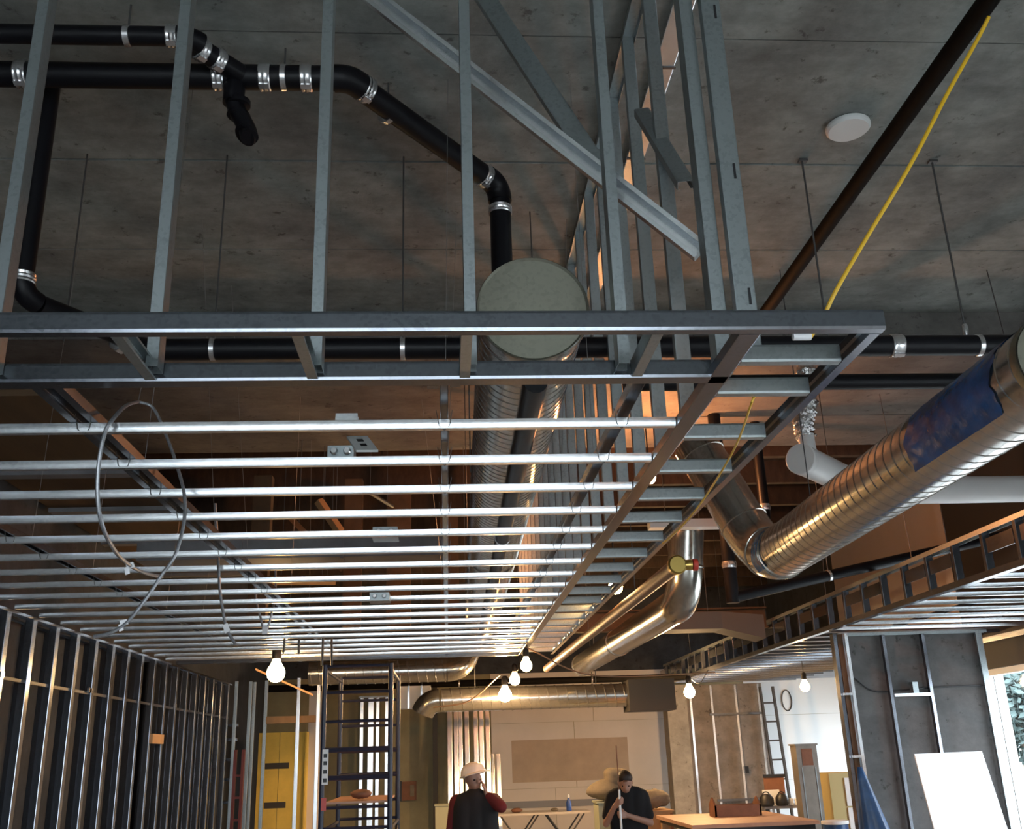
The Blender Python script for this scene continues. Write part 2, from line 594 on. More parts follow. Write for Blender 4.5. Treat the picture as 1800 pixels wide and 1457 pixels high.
struct(MB().box(XL, XR2, YF - 0.02, YF + 0.2, 3.4, ZS + 0.25).build('wall_far_upper', 'block'), 'upper band of the far wall with shade painted dark')  # dark colour stands in for shade above the ceilings
# drywall sheets on the far wall, joint compound between them
gy = YF - 0.016
for x0, x1, z0, z1, m in ((0.86, 2.08, 0.0, 1.22, 'drywall'), (2.08, 4.4, 0.0, 1.22, 'drywall'), (0.86, 2.5, 1.225, 2.44, 'drywall'), (2.505, 4.4, 1.225, 2.44, 'drywall'),
                          (0.86, 2.9, 2.445, 3.4, 'drywall'), (2.905, 4.4, 2.445, 3.4, 'drywall'), (6.0, 8.55, 0, 1.22, 'sheet'), (6.0, 8.55, 1.225, 2.44, 'sheet'), (6.0, 8.55, 2.445, 3.4, 'sheet')):
    MB().box(x0 + 0.003, x1 - 0.003, gy, YF, z0, z1).build('drywall_panel', m, wf)
MB().box(1.25, 3.55, gy - 0.003, gy, 1.34, 2.12).build('skim_patch', 'mud', wf)['label'] = 'tan skim-coated patch'
MB().box(0.9, 4.35, gy - 0.02, gy, 0.88, 1.0).build('wall_rail', 'grey', wf)


def wall_with_openings(name, along, fixed0, fixed1, lo, hi, opens, z0, z1, top, m, label):
    """Wall running along X or Y with openings; returns the wall object."""
    root = bpy.data.objects.new(name, None)
    COL.objects.link(root)
    b = []
    cur = lo
    for a, c in opens:
        b.append((cur, a, 0, top))
        b.append((a, c, 0, z0))
        b.append((a, c, z1, top))
        cur = c
    b.append((cur, hi, 0, top))
    place(root, (fixed0, lo, 0) if along == 'Y' else (lo, fixed0, 0), None)
    for a, c, p, q in b:
        mb = MB()
        if along == 'Y':
            mb.box(fixed0, fixed1, a, c, p, q)
        else:
            mb.box(a, c, fixed0, fixed1, p, q)
        mb.build('wall_segment', m, root)
    return struct(root, label)


wall_with_openings('wall_back', 'X', BACK_Y - 0.2, BACK_Y, XL, RIGHT_X, BACK_OPEN, WIN_LO, WIN_HI, ZS + 0.25, 'drywall', 'storefront wall behind the viewer')
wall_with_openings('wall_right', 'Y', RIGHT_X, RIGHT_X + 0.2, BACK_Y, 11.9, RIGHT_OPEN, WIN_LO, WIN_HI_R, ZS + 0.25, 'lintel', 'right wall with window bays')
struct(MB().box(6.5, 6.7, 12.1, 16.2, 0, ZS + 0.25).build('wall_right_room', 'drywall'), 'right wall of the far room')
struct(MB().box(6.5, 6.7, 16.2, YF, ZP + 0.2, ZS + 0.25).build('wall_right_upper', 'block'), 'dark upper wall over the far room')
struct(MB().box(RIGHT_X, 6.7, 11.9, 12.1, 0, ZS + 0.25).build('wall_right_return', 'drywall'), 'return wall beside the window')
struct(MB().box(6.7, XR2, 16.0, 16.2, 0, ZP + 0.4).build('wall_right_step', 'drywall'), 'step in the right wall of the far room')
wall_with_openings('wall_right_end', 'Y', XR2, XR2 + 0.2, 16.0, YF, ROOM_OPEN_ADDED, WIN_LO, WIN_HI_R, ZP + 0.4, 'drywall', 'end wall of the far room with an unseen added window bay')


def window(n, along, a, b, fixed, z0, z1, mullions):
    root = bpy.data.objects.new('window_%d' % n, None)
    COL.objects.link(root)
    place(root, (fixed, (a + b) / 2, z0) if along == 'Y' else ((a + b) / 2, fixed, z0), None)
    struct(root, 'white framed shop window with clear glass')

    def bar(p, q, r0, r1, nm='frame_bar'):
        mb = MB()
        if along == 'Y':
            mb.box(fixed - 0.05, fixed + 0.05, p, q, r0, r1)
        else:
            mb.box(p, q, fixed - 0.05, fixed + 0.05, r0, r1)
        mb.build(nm, 'frame', root)
    bar(a, b, z0, z0 + 0.07)
    bar(a, b, z1 - 0.07, z1)
    xs = [a] + [a + (b - a) * k / (mullions + 1) for k in range(1, mullions + 1)] + [b]
    for k, x in enumerate(xs):
        lo, hi = (x, x + 0.07) if k == 0 else ((x - 0.07, x) if k == len(xs) - 1 else (x - 0.035, x + 0.035))
        bar(lo, hi, z0 + 0.07, z1 - 0.07, 'mullion')
    for k in range(len(xs) - 1):
        p, q = xs[k] + 0.035, xs[k + 1] - 0.035
        mb = MB()
        if along == 'Y':
            mb.add([(fixed, p, z0 + 0.07), (fixed, q, z0 + 0.07), (fixed, q, z1 - 0.07), (fixed, p, z1 - 0.07)], [(0, 1, 2, 3)])
        else:
            mb.add([(p, fixed, z0 + 0.07), (q, fixed, z0 + 0.07), (q, fixed, z1 - 0.07), (p, fixed, z1 - 0.07)], [(0, 1, 2, 3)])
        mb.build('pane', 'pane', root)


k = 1
for a, b in RIGHT_OPEN[::-1]:
    window(k, 'Y', a, b, RIGHT_X + 0.1, WIN_LO, WIN_HI_R, 1)
    k += 1
for a, b in BACK_OPEN:
    window(k, 'X', a, b, BACK_Y - 0.1, WIN_LO, WIN_HI, 1)
    k += 1
for a, b in ROOM_OPEN_ADDED:  # added window out of view, whitens the far wall with daylight
    window(k, 'Y', a, b, XR2 + 0.1, WIN_LO, WIN_HI_R, 1)
struct(MB().box(-60, 80, -60, 80, -0.5, -0.2).build('ground', 'ground'), 'pale paving outside')

# ------------------------------------------------------------------ bulkhead frame (hanging studs, ledge, side studs)
XI0, XI1, XO = 0.872, 0.936, 1.30
Y_IN, Y_FR, Y_CE = 2.965, 2.585, 12.3
bulk = thing('bulkhead_frame', (0.0, Y_IN, ZP), 'galvanised steel bulkhead framing hung from the slab with a projecting ledge', 'steel framing')
UP, DN, XP, XM, YP, YM = V(0, 0, 1), V(0, 0, -1), V(1, 0, 0), V(-1, 0, 0), V(0, 1, 0), V(0, -1, 0)
# front edge of the ledge and its return along the right
stud((-3.3, Y_FR, ZP + 0.031), (XO, Y_FR, ZP + 0.031), UP, YP, 0.062, 0.036, 0, 0.009, 'ledge_track', 'galv', bulk)
stud((XO, Y_FR + 0.04, ZP + 0.031), (XO, Y_CE, ZP + 0.031), UP, XM, 0.062, 0.034, 0, 0.009, 'ledge_track', 'galv', bulk)
# bottom tracks of the front and the side stud rows
stud((-3.3, Y_IN, ZP + 0.031), (XI1, Y_IN, ZP + 0.031), UP, YP, 0.062, 0.06, 0, 0.009, 'bottom_track', 'galv', bulk)
stud(((XI0 + XI1) / 2, Y_FR + 0.04, ZP), ((XI0 + XI1) / 2, Y_CE, ZP), XP, UP, XI1 - XI0, 0.036, 0, 0.004, 'bottom_track', 'galv', bulk)
# front row of hanging studs
for x, s in ((-1.895, 1), (-1.391, 1), (-0.901, 1), (-0.399, 1), (0.085, -1), (0.575, -1)):
    stud((x + s * 0.018, Y_IN - 0.036, ZP + 0.022), (x + s * 0.018, Y_IN - 0.036, ZS), YP, XM * s, 0.066, 0.038, 0.009, 0.004, 'stud', 'galv_d', bulk)
# corner studs
stud((0.879, Y_IN - 0.032, ZP + 0.022), (0.879, Y_IN - 0.032, ZS), YP, XP, 0.072, 0.036, 0.010, 0.004, 'stud', 'galv_d', bulk)
stud((0.938, Y_IN + 0.02, ZP + 0.022), (0.938, Y_IN + 0.02, ZS), XP, YP, 0.036, 0.04, 0.010, 0.003, 'stud', 'galv_d', bulk)
s7 = stud((1.010, Y_IN - 0.03, ZP + 0.06), (1.010, Y_IN - 0.03, ZS), XP, YP, 0.070, 0.04, 0.016, 0.004, 'stud', 'galv_d', bulk)
for py in (20, 300, 520):
    p = at(1265 + py * 0.1, py, Y=Y_IN - 0.033)
    MB().box(1.008 + 0.012, 1.008 + 0.020, Y_IN - 0.0335, Y_IN - 0.030, p.z - 0.03, p.z + 0.03).build('knockout_slot', 'black', s7)
# joists of the front ledge
for x in (-1.90, -1.425, -0.94, -0.435, 0.05, 0.61):
    stud((x, Y_FR + 0.038, ZP + 0.031), (x, Y_IN - 0.002, ZP + 0.031), UP, XP, 0.058, 0.034, 0.008, 0.004, 'ledge_joist', 'galv_d', bulk)
# rungs of the side ledge
r0 = None
ys = [2.84, 3.13] + [3.63 + 0.49 * k for k in range(18)]
for y in ys:
    if r0 is None:
        r0 = stud((XI1 + 0.004, y, ZP + 0.031), (XO - 0.036, y, ZP + 0.031), UP, YP, 0.058, 0.036, 0.008, 0.008, 'ledge_joist', 'galv_d', bulk)
    else:
        dup(r0, (0, y - ys[0], 0), bulk)
# side row of studs up to the slab
for k in range(19):
    y = 3.40 + 0.467 * k
    top = ZS if y < Y_DROP - 0.1 else (ZD if y < Y_END else ZS - 0.19)
    stud((XI0 + 0.032, y, ZP + 0.003), (XI0 + 0.032, y, top), XP, YP, 0.056, 0.036, 0.009, 0.003, 'stud', 'galv_d', bulk)
# rail fixed to the slab beside the side row
stud((1.12, 3.05, ZS - 0.03), (1.12, Y_DROP, ZS - 0.03), XP, UP, 0.10, 0.03, 0, 0.004, 'top_track', 'galv_b', bulk)
for y in (4.05, 4.45, 4.85):
    MB().box(1.065, 1.178, y, y + 0.012, ZS - 0.036, ZS - 0.031).build('strap', 'rod', bulk)
stud((XI0 + 0.032, 3.1, ZS - 0.003), (XI0 + 0.032, Y_DROP, ZS - 0.003), XP, DN, 0.066, 0.036, 0, 0.003, 'top_track', 'galv_d', bulk)


def brace(p0, p1, w, f, m, name='brace', parent=bulk, facing=None, opened=False, to_slab=True):
    p0, p1 = Vector(p0), Vector(p1)
    t = (p1 - p0).normalized()
    if to_slab:
        p0 = p0 + t * ((ZS - p0.z) / t.z)
    n = Vector(facing) if facing else V(0, -1, -0.35)
    n = (n - t * n.dot(t)).normalized()
    u = t.cross(n)
    if opened:
        return stud(p0 - n * f, p1 - n * f, u, n, w, f, 0.016, 0.006, name, m, parent)
    return stud(p0, p1, u, -n, w, f, 0.012, 0.006, name, m, parent)


brace(at(645, -16, Y=3.28), at(1232, 440, Y=3.06), 0.070, 0.04, 'galv_b', opened=True)
brace(at(838, -30, Y=3.46), at(1046, 285, Y=3.20), 0.078, 0.04, 'galv_d')
brace(at(1128, 190, Y=3.56), at(1206, 318, Y=3.2), 0.065, 0.035, 'galv_d', 'strut', to_slab=False)

# ------------------------------------------------------------------ suspended ceiling frame (furring channels on carriers)
ceil_frame = thing('ceiling_frame', (-1.2, 3.487, ZP), 'suspended ceiling grid of bright furring channels filling the left side', 'steel framing')
HAT = [(-0.0190, 0.034), (-0.0184, 0.024), (-0.0170, 0.014), (-0.0148, 0.005), (-0.0125, 0.0), (0.0125, 0.0), (0.0148, 0.005), (0.0170, 0.014), (0.0184, 0.024), (0.0190, 0.034), (0.0172, 0.034), (0.011, 0.002), (-0.011, 0.002), (-0.0172, 0.034)]
CH_Y = [3.487 + 0.465 * k for k in range(19)]
c0 = None
for i, y in enumerate(CH_Y):
    if c0 is None:
        c0 = MB().prof(HAT, (-3.22, y, ZP), (XI0 - 0.004, y, ZP), YP, UP).build('furring_channel', 'galv_b', ceil_frame, True, angle=20)
    else:
        dup(c0, (0, y - CH_Y[0], 0), ceil_frame)
stud((-3.22, Y_CE + 0.02, ZP + 0.03), (XI0, Y_CE + 0.02, ZP + 0.03), UP, YP, 0.06, 0.04, 0, 0.004, 'edge_track', 'galv', ceil_frame)
ZK = ZP + 0.036
for x, w, ya in ((-2.31, 0.06, 3.1), (-1.30, 0.10, 3.06), (0.0, 0.03, 3.06), (0.665, 0.045, 3.06)):
    stud((x, ya, ZK + 0.038), (x, Y_CE, ZK + 0.038), XP, DN, w, 0.038, 0.030 if w > 0.08 else (0.012 if w > 0.05 else 0), 0.003, 'carrier_channel', 'galv', ceil_frame)
# tie wires where channels cross carriers
t0 = None
for x in (-2.31, -1.30, 0.0, 0.665):
    for y in CH_Y[:9]:
        if t0 is None:
            t0 = MB().tube([(x - 0.03, y - 0.03, ZK + 0.03), (x - 0.02, y - 0.02, ZP + 0.01), (x, y, ZP - 0.003), (x + 0.02, y - 0.02, ZP + 0.01), (x + 0.03, y - 0.03, ZK + 0.03)], 0.0016, 5).build('tie_wire', 'rod', ceil_frame)
            t0w = (x, y)
        else:
            dup(t0, (x - t0w[0], y - t0w[1], 0), ceil_frame)
# hanger wires up to the slab
for x in (-2.31, -1.30, 0.0, 0.665):
    for y in (4.2, 5.6, 6.6, 8.4, 9.6):
        top = ZS if y < Y_DROP else ZD
        if x < -2 and y > 5.8:
            top = ZC + 2.2
        dx = 0.06 if x < -2 else random.uniform(-0.25, 0.25)
        MB().tube([(x, y, ZK + 0.03), (x + dx * 0.05, y, ZK + 0.12), (x + dx, y + random.uniform(-0.1, 0.1), top)], 0.0017, 5).build('hanger_wire', 'wire', ceil_frame)
# bolted clip and doubled hanger near the front
cl = MB().box(-0.055, -0.02, 3.04, 3.07, ZP + 0.005, ZP + 0.05).build('clip', 'galv', ceil_frame)
dup(cl, (0.075, 0, 0.005), ceil_frame)

# ------------------------------------------------------------------ left stud wall
lw = thing('stud_wall', (-3.25, 11.0, 0), 'long steel stud partition along the left side', 'wall frame')
XW = -3.25
Ys = [6.15 + 0.49 * k for k in range(20)]
f0 = None
for y in Ys:
    if abs(y - 11.75) < 0.2:
        pass
    if f0 is None:
        f0 = stud((XW - 0.03, y, 0.03), (XW - 0.03, y, ZP), XP, YP, 0.066, 0.066, 0.009, 0.005, 'stud', 'galv', lw)
    else:
        dup(f0, (0, y - Ys[0], 0), lw)
for y in Ys[:-1]:
    if 11.3 < y + 0.245 < 12.1:
        continue
    dup(f0, (-0.13, y + 0.245 - Ys[0], 0), lw)
stud((XW - 0.03, 5.8, ZP + 0.003), (XW - 0.03, 15.7, ZP + 0.003), XP, DN, 0.07, 0.022, 0, 0.004, 'top_track', 'galv', lw)
stud((XW - 0.16, 5.8, ZP + 0.003), (XW - 0.16, 15.7, ZP + 0.003), XP, DN, 0.07, 0.022, 0, 0.004, 'top_track', 'galv', lw)
stud((XW - 0.03, 5.8, 0.002), (XW - 0.03, 15.7, 0.002), XP, UP, 0.07, 0.03, 0, 0.004, 'bottom_track', 'galv_d', lw)
zb = at(60, 1200, X=XW).z
MB().box(XW - 0.035, XW - 0.02, 5.8, 15.7, zb - 0.012, zb + 0.012).build('bridging_channel', 'black', lw)
for px in (2, 157, 158 + 0, 308):
    p = at(px, 1185 + px * 0.18, X=XW)
    MB().box(XW - 0.01, XW + 0.012, p.y - 0.03, p.y + 0.03, p.z - 0.02, p.z + 0.02).build('clip', 'band', lw)
stack = thing('drain_stack', (XW - 0.115, 11.72, 0), 'black vertical drain stack between the left wall studs', 'pipe')
pipe('pipe', [(XW - 0.115, 11.72, 0), (XW - 0.115, 11.72, ZP - 0.03)], 0.07, 'abs', stack)
for z in (0.9, 2.2):
    MB().lathe([(0.074, -0.04), (0.079, 0), (0.074, 0.04)], (XW - 0.115, 11.72, z), UP).build('coupling', 'abs', stack, True)
pb = at(257, 1298, X=XW)
tag(MB().box(XW + 0.004, XW + 0.04, 11.55, 12.0, pb.z - 0.05, pb.z + 0.05).build('wood_block', 'wood'), 'small pine block fixed across the black stack between studs', 'wood block')

# ------------------------------------------------------------------ black drain piping under the slab
ZA = ZC + 3.10
YM_, ZM = 4.9, ZC + 2.075
dr = thing('drain_piping', (-0.6, 4.2, ZM), 'black drain pipes with silver couplings slung below the slab', 'pipe')


def band(p, axis, r, w=0.05, name='coupling', m='band', parent=None):
    a = Vector(axis).normalized()
    p = Vector(p)
    o = MB().lathe([(r + 0.004, -w / 2), (r + 0.008, -w / 2 + 0.006), (r + 0.005, -w / 6), (r + 0.009, 0), (r + 0.005, w / 6), (r + 0.008, w / 2 - 0.006), (r + 0.004, w / 2)], p, a).build(name, m, parent, True)
    # worm-drive screw housing
    s = a.cross(V(0, -0.4, -1)).normalized()
    n = a.cross(s).normalized()
    if n.z > 0:
        n = -n
    MB().obox(p + n * (r + 0.012), a * (w * 0.42), s * 0.012, n * 0.006).build('screw_housing', m, o)
    return o


B0 = at(-40, 128, Z=ZA); B1 = at(596, 140, Z=ZA)
B0.y = B1.y = (B0.y + B1.y) / 2
C1 = V(0.30, YM_, ZA)
rB = 0.060
pipe('pipe', [B0, B1], rB, 'abs', dr)
pipe('elbow', [B1 - V(0.02, 0, 0)] + bend(B1 - V(0.02, 0, 0), B1 + V(0.05, 0, 0), B1 + V(0.05, 0, 0) + (C1 - B1).normalized() * 0.1, 0.05) + [B1 + V(0.05, 0, 0) + (C1 - B1).normalized() * 0.1], rB + 0.006, 'abs', dr)
pipe('pipe', [B1 + (C1 - B1).normalized() * 0.05 + V(0.04, 0, 0), C1], rB, 'abs', dr)
pipe('elbow', bend(C1 - (C1 - B1).normalized() * 0.14, C1 + V(0.03, 0.02, 0), C1 + V(0.03, 0.02, -0.2), 0.11), rB + 0.008, 'abs', dr)
CD = C1 + V(0.03, 0.02, 0)
pipe('pipe', [CD + V(0, 0, -0.08), V(CD.x, CD.y, ZM)], rB, 'abs', dr)
for px, py in ((36, 124), (386, 136), (467, 138), (540, 140)):
    band(V(at(px, py, Z=ZA).x, B0.y, ZA), XP, rB, 0.055, parent=dr)
dd = (C1 - B1).normalized()
band(B1 + V(0.05, 0, 0) + dd * 0.10, dd, rB, 0.055, parent=dr)
band(C1 - dd * 0.10, dd, rB, 0.055, parent=dr)
band(CD + V(0, 0, -0.17), UP, rB, 0.05, parent=dr)


def strap(p, axis, r, top, parent, nm='hanger_strap'):
    p, a = Vector(p), Vector(axis).normalized()
    o = MB().lathe([(r + 0.002, -0.014), (r + 0.005, -0.012), (r + 0.005, 0.012), (r + 0.002, 0.014)], p, a).build(nm, 'band', parent, True)
    MB().tube([p + V(0, 0, r + 0.002), V(p.x, p.y, top)], 0.005, 8).build('hanger_rod', 'rod', o)
    return o


strap(V(at(500, 140, Z=ZA).x, B0.y, ZA), XP, rB, ZS, dr)
strap(B1 + (C1 - B1) * 0.28, dd, rB, ZS, dr)
# smaller pipe that joins through a wye
A0 = at(-40, 57, Z=ZA); A1 = at(318, 66, Z=ZA)
A0.y = A1.y = (A0.y + A1.y) / 2
rA = 0.043
W1 = V(at(432, 138, Z=ZA).x, B0.y, ZA)
pipe('pipe', [A0, A1], rA, 'abs', dr)
ad = (W1 - A1).normalized()
pipe('elbow', bend(A1 - V(0.03, 0, 0), A1 + V(0.04, 0, 0), A1 + V(0.04, 0, 0) + ad * 0.1, 0.06), rA + 0.006, 'abs', dr)
pipe('wye_branch', [A1 + ad * 0.06, W1], rA + 0.006, 'abs', dr)
band(V(at(304, 65, Z=ZA).x, A1.y, ZA), XP, rA, 0.05, parent=dr)
band(A1 + (W1 - A1) * 0.30, ad, rA + 0.004, 0.05, parent=dr)
band(A1 + (W1 - A1) * 0.55, ad, rA + 0.004, 0.05, parent=dr)
strap(V(at(222, 58, Z=ZA).x, A1.y, ZA), XP, rA, ZS, dr)
# trap hanging under the wye
T0 = V(at(418, 150, Z=ZA).x, B0.y, ZA)
T1 = at(420, 182, Y=B0.y); T2 = at(433, 235, Y=B0.y)
pipe('trap_inlet', [T0, V(T0.x, T0.y, T1.z)], 0.05, 'abs', dr)
tr = pipe('trap_bend', smooth_path([V(T0.x, T0.y, T1.z + 0.02), T1 + V(-0.005, 0.0, -0.04), T2 + V(0.0, 0.0, 0.03), T2 + V(0.02, -0.02, -0.035)]), 0.042, 'abs', dr)
for q, ax in ((T1 + V(0, 0, 0.0), UP), (T1 + V(0.0, 0.01, -0.06), V(0.2, 0, 1)), (T2 + V(0.0, 0, -0.005), V(0.6, 0.4, 1))):
    MB().lathe([(0.046, -0.016), (0.054, -0.012), (0.054, 0.012), (0.046, 0.016)], q, ax).build('hub_ring', 'abs', dr, True)
# left vertical drop and its bends
L1 = at(40, 490, Y=4.2)
pipe('pipe', [V(L1.x, 4.2, ZS), V(L1.x, 4.2, L1.z)], 0.047, 'abs', dr)
L2 = V(L1.x, 4.2, L1.z)
M0 = V(-1.52, YM_, ZM)
pipe('elbow', bend(L2 + V(0, 0, 0.06), L2 + V(0, 0, -0.08), L2 + V(0, 0, -0.08) + (M0 - L2).normalized() * 0.2, 0.09), 0.052, 'abs', dr)
band(L2 + V(0, 0, 0.0), UP, 0.05, 0.05, parent=dr)
pipe('pipe', [L2 + V(0, 0, -0.08) + (M0 - L2).normalized() * 0.1, M0], 0.047, 'abs', dr)
band(L2 + V(0, 0, -0.05) + (M0 - L2) * 0.72, M0 - L2, 0.047, 0.05, parent=dr)
# long main under the rods
pipe('pipe', [M0, V(5.9, YM_, ZM)], 0.058, 'abs', dr)
for px in (375, 708, 1720):
    strap(V(at(px, 612, Y=YM_).x, YM_, ZM), XP, 0.058, ZS if px < 1000 else ZM + 0.07, dr)
for px in (1410, 1640):
    p = at(px, 280, Z=ZS)
    MB().tube([(p.x, YM_, ZS), (p.x, YM_, ZM + 0.05)], 0.006, 8).build('hanger_rod', 'rod', dr)
    MB().box(p.x - 0.02, p.x + 0.03, YM_ - 0.015, YM_ + 0.02, ZS - 0.014, ZS).build('rod_anchor', 'rod', dr)
for px in (165,):
    p = at(px, 290, Z=ZS)
    MB().tube([(p.x, YM_, ZS), (p.x, YM_, ZM + 0.05)], 0.005, 8).build('hanger_rod', 'rod', dr)
band(V(at(1575, 612, Y=YM_).x, YM_, ZM), XP, 0.058, 0.07, parent=dr)
MB().lathe([(0.012, 0), (0.016, 0.02), (0.016, 0.06), (0.010, 0.07)], (at(1697, 580, Y=YM_).x, YM_, ZM + 0.06), UP).build('rod_nut', 'band', dr, True)
tag(pipe('vent_pipe', [(1.1, 5.6, ZC + 2.13), (6.2, 5.6, ZC + 2.13)], 0.05, 'abs'), 'plain black pipe directly behind the right end of the drain main', 'pipe')

# ------------------------------------------------------------------ steel main pipe and yellow cord, upper right
sm = thing('sprinkler_main', (2.27, 4.0, ZC + 2.9), 'thick black steel pipe slanting across the upper right', 'pipe')
pipe('pipe', [(2.272, 1.4, ZC + 2.9), (2.272, 9.9, ZC + 2.9)], 0.043, 'iron', sm)
for y in (6.6, 9.2):
    strap((2.272, y, ZC + 2.9), YP, 0.043, ZS if y < Y_DROP else ZD, sm)
cord_pts = [at(1738, 30, Y=3.17), at(1715, 75, Y=3.2), at(1665, 165, Y=3.22), at(1600, 290, Y=3.26), at(1525, 415, Y=3.32), at(1470, 510, Y=3.36), at(1446, 560, Y=3.4), at(1425, 592, Y=3.42)]
yc = thing('power_cable', cord_pts[-1], 'yellow extension cord hanging from the black steel pipe', 'cord')
MB().tube(smooth_path(cord_pts), 0.0085, 8).build('cable', 'yellow', yc, True)
MB().tube([cord_pts[-1], cord_pts[-1] + V(-0.07, 0.0, 0.0)], 0.014, 10).build('plug', 'tag', yc, True)
yc2_pts = [at(1330, 690, Z=ZP + 0.10), at(1322, 706, Z=ZP - 0.012), at(1295, 780, Z=ZP - 0.02), at(1255, 850, Z=ZP - 0.025), at(1220, 900, Z=ZP - 0.03), at(1188, 935, Z=ZP - 0.03), at(1165, 955, Z=ZP - 0.02)]
tag(MB().tube(smooth_path(yc2_pts), 0.0045, 8).build('power_cable', 'yellow', None, True), 'yellow cord strung under the ledge rungs beside the outer track', 'cord')
dc = at(1490, 221, Z=ZS)
disc = thing('ceiling_disc', dc + V(0, 0, -0.03), 'round white cover plate on the bare concrete slab', 'detector')
MB().lathe([(0.117, 0.0), (0.121, -0.004), (0.121, -0.020), (0.114, -0.027)], (dc.x, dc.y, ZS), UP, 40).build('rim', 'white', disc, True)
MB().lathe([(0.112, -0.0265), (0.108, -0.032), (0.02, -0.0335)], (dc.x, dc.y, ZS), UP, 40).build('cover', 'white', disc, True)

# ------------------------------------------------------------------ big spiral duct in the middle
D0, D1 = V(0.330, 3.30, ZC + 1.552), V(0.425, 12.4, ZC + 1.552)
cd = thing('spiral_duct', D0 + V(0, 0, -0.2), 'large spiral duct with a flat end cap above the ceiling frame', 'duct')
spiral_duct('duct_body', D0, D1, 0.200, 0.068, 0.0022, 'duct', cd)
ax = (D1 - D0).normalized()
MB().lathe([(0.207, -0.012), (0.209, 0.0), (0.209, 0.045), (0.204, 0.05), (0.206, 0.054), (0.206, 0.075), (0.202, 0.08)], D0, ax, 48, False).build('collar', 'duct', cd, True)
MB().lathe([(0.001, -0.004), (0.198, -0.004), (0.206, -0.012), (0.209, -0.006), (0.2, 0.004)], D0, ax, 48, True).build('end_cap', 'cap', cd, True)
MB().lathe([(0.202, -0.02), (0.210, -0.015), (0.210, 0.015), (0.202, 0.02)], D0 + ax * 4.5, ax, 48, False).build('joint_band', 'duct', cd, True)
for y in (2.2, 4.4, 6.6):
    q = D0 + ax * y
    top = ZS if q.y < Y_DROP else ZD
    for s in (-1, 1):
        MB().tube([q + V(s * 0.205, 0, 0), V(q.x + s * 0.205, q.y, top)], 0.004, 6).build('hanger_rod', 'rod', cd)
up_ = thing('waste_pipe', (0.33, 3.36, ZC + 1.25), 'straight black pipe running under the large spiral duct', 'pipe')
pipe('pipe', [(0.336, 3.36, ZC + 1.288), (0.40, 12.0, ZC + 1.288)], 0.044, 'abs', up_)
for y in (6.1, 8.9):
    strap((0.336 + (y - 3.36) * 0.0074, y, ZC + 1.288), YP, 0.044, ZC + 1.34, up_)

# ------------------------------------------------------------------ right-hand spiral duct with blue tape, elbow and riser
ZR = ZC + 1.35
E0, E1 = V(2.345, 3.31, ZR), V(2.47, 7.05, ZR)
rd = thing('spiral_duct', E0 + V(0, 0, -0.18), 'spiral duct patched with blue tape at the right edge', 'duct')
ea = (E1 - E0).normalized()
RR = 0.186
spiral_duct('duct_body', E0, E1, RR, 0.105, 0.0032, 'duct', rd)
MB().lathe([(0.001, 0.03), (RR - 0.006, 0.03), (RR + 0.008, -0.002), (RR + 0.010, 0.02), (RR + 0.002, 0.06)], E0, ea, 48, True).build('end_cap', 'cap', rd, True)
# tape wrap: a slightly larger sleeve over part of the circumference, ragged at its edges
side = ea.cross(UP).normalized()
vs, fs = [], []
NA, NL = 40, 22
for i in range(NL + 1):
    for j in range(NA + 1):
        th = R(-6) + R(140) * j / NA
        wob = 0.012 * math.sin(j * 0.5) + 0.005 * math.sin(j * 1.1 + 1)
        y = 0.13 + wob + 0.84 * i / NL + 0.003 * j
        rr = RR + 0.005 + 0.0014 * math.sin(i * 1.7 + j * 0.8) + 0.001 * math.sin(j * 1.1 - i)
        vs.append(E0 + ea * y + (UP * math.cos(th) - side * math.sin(th)) * rr)
fs = [(i * (NA + 1) + j, i * (NA + 1) + j + 1, (i + 1) * (NA + 1) + j + 1, (i + 1) * (NA + 1) + j) for i in range(NL) for j in range(NA)]
MB().add(vs, fs).build('tape_wrap', 'blue', rd, True, angle=80)['label'] = 'wrinkled blue tape'
# elbow and riser
P_e = V(2.47, 7.42, ZR)
top_r = V(2.10, 7.78, ZC + 2.40)
el = bend(E1, P_e, top_r, 0.36, 10)
MB().tube([E1 - ea * 0.02] + el, RR + 0.006, 32).build('elbow', 'duct_s', rd, True, angle=60)
for k in (0, 4, 10):
    t = (el[min(k + 1, 10)] - el[max(k - 1, 0)]).normalized()
    MB().lathe([(RR + 0.005, -0.012), (RR + 0.014, -0.006), (RR + 0.014, 0.006), (RR + 0.005, 0.012)], el[k], t, 36).build('joint_band', 'duct_s', rd, True)
rz = (top_r - el[-1]).normalized()
MB().tube([el[-1], top_r], RR + 0.002, 32).build('riser', 'duct_s', rd, True)
MB().lathe([(RR + 0.003, -0.01), (RR + 0.012, -0.005), (RR + 0.012, 0.005), (RR + 0.003, 0.01)], top_r - rz * 0.12, rz, 36).build('joint_band', 'duct_s', rd, True)
for th0, ln in ((R(215), 0.16),):
    vs = []
    for i in range(9):
        for j in range(13):
            th = R(35) + R(95) * j / 12
            q = E1 - ea * 0.04 + ea * (0.17 * i / 8 + 0.02 * math.sin(j))
            vs.append(q + (UP * math.cos(th) - side * math.sin(th)) * (RR + 0.016 + 0.003 * math.sin(i * 2 + j)))
    MB().add(vs, [(i * 13 + j, i * 13 + j + 1, (i + 1) * 13 + j + 1, (i + 1) * 13 + j) for i in range(8) for j in range(12)]).build('tape_wrap', 'blue', rd, True, angle=80)
for y in (6.3,):
    q = E0 + ea * (y - 3.31)
    MB().tube([q + V(0, 0, RR), V(q.x, q.y, ZS)], 0.004, 6).build('hanger_rod', 'rod', rd)
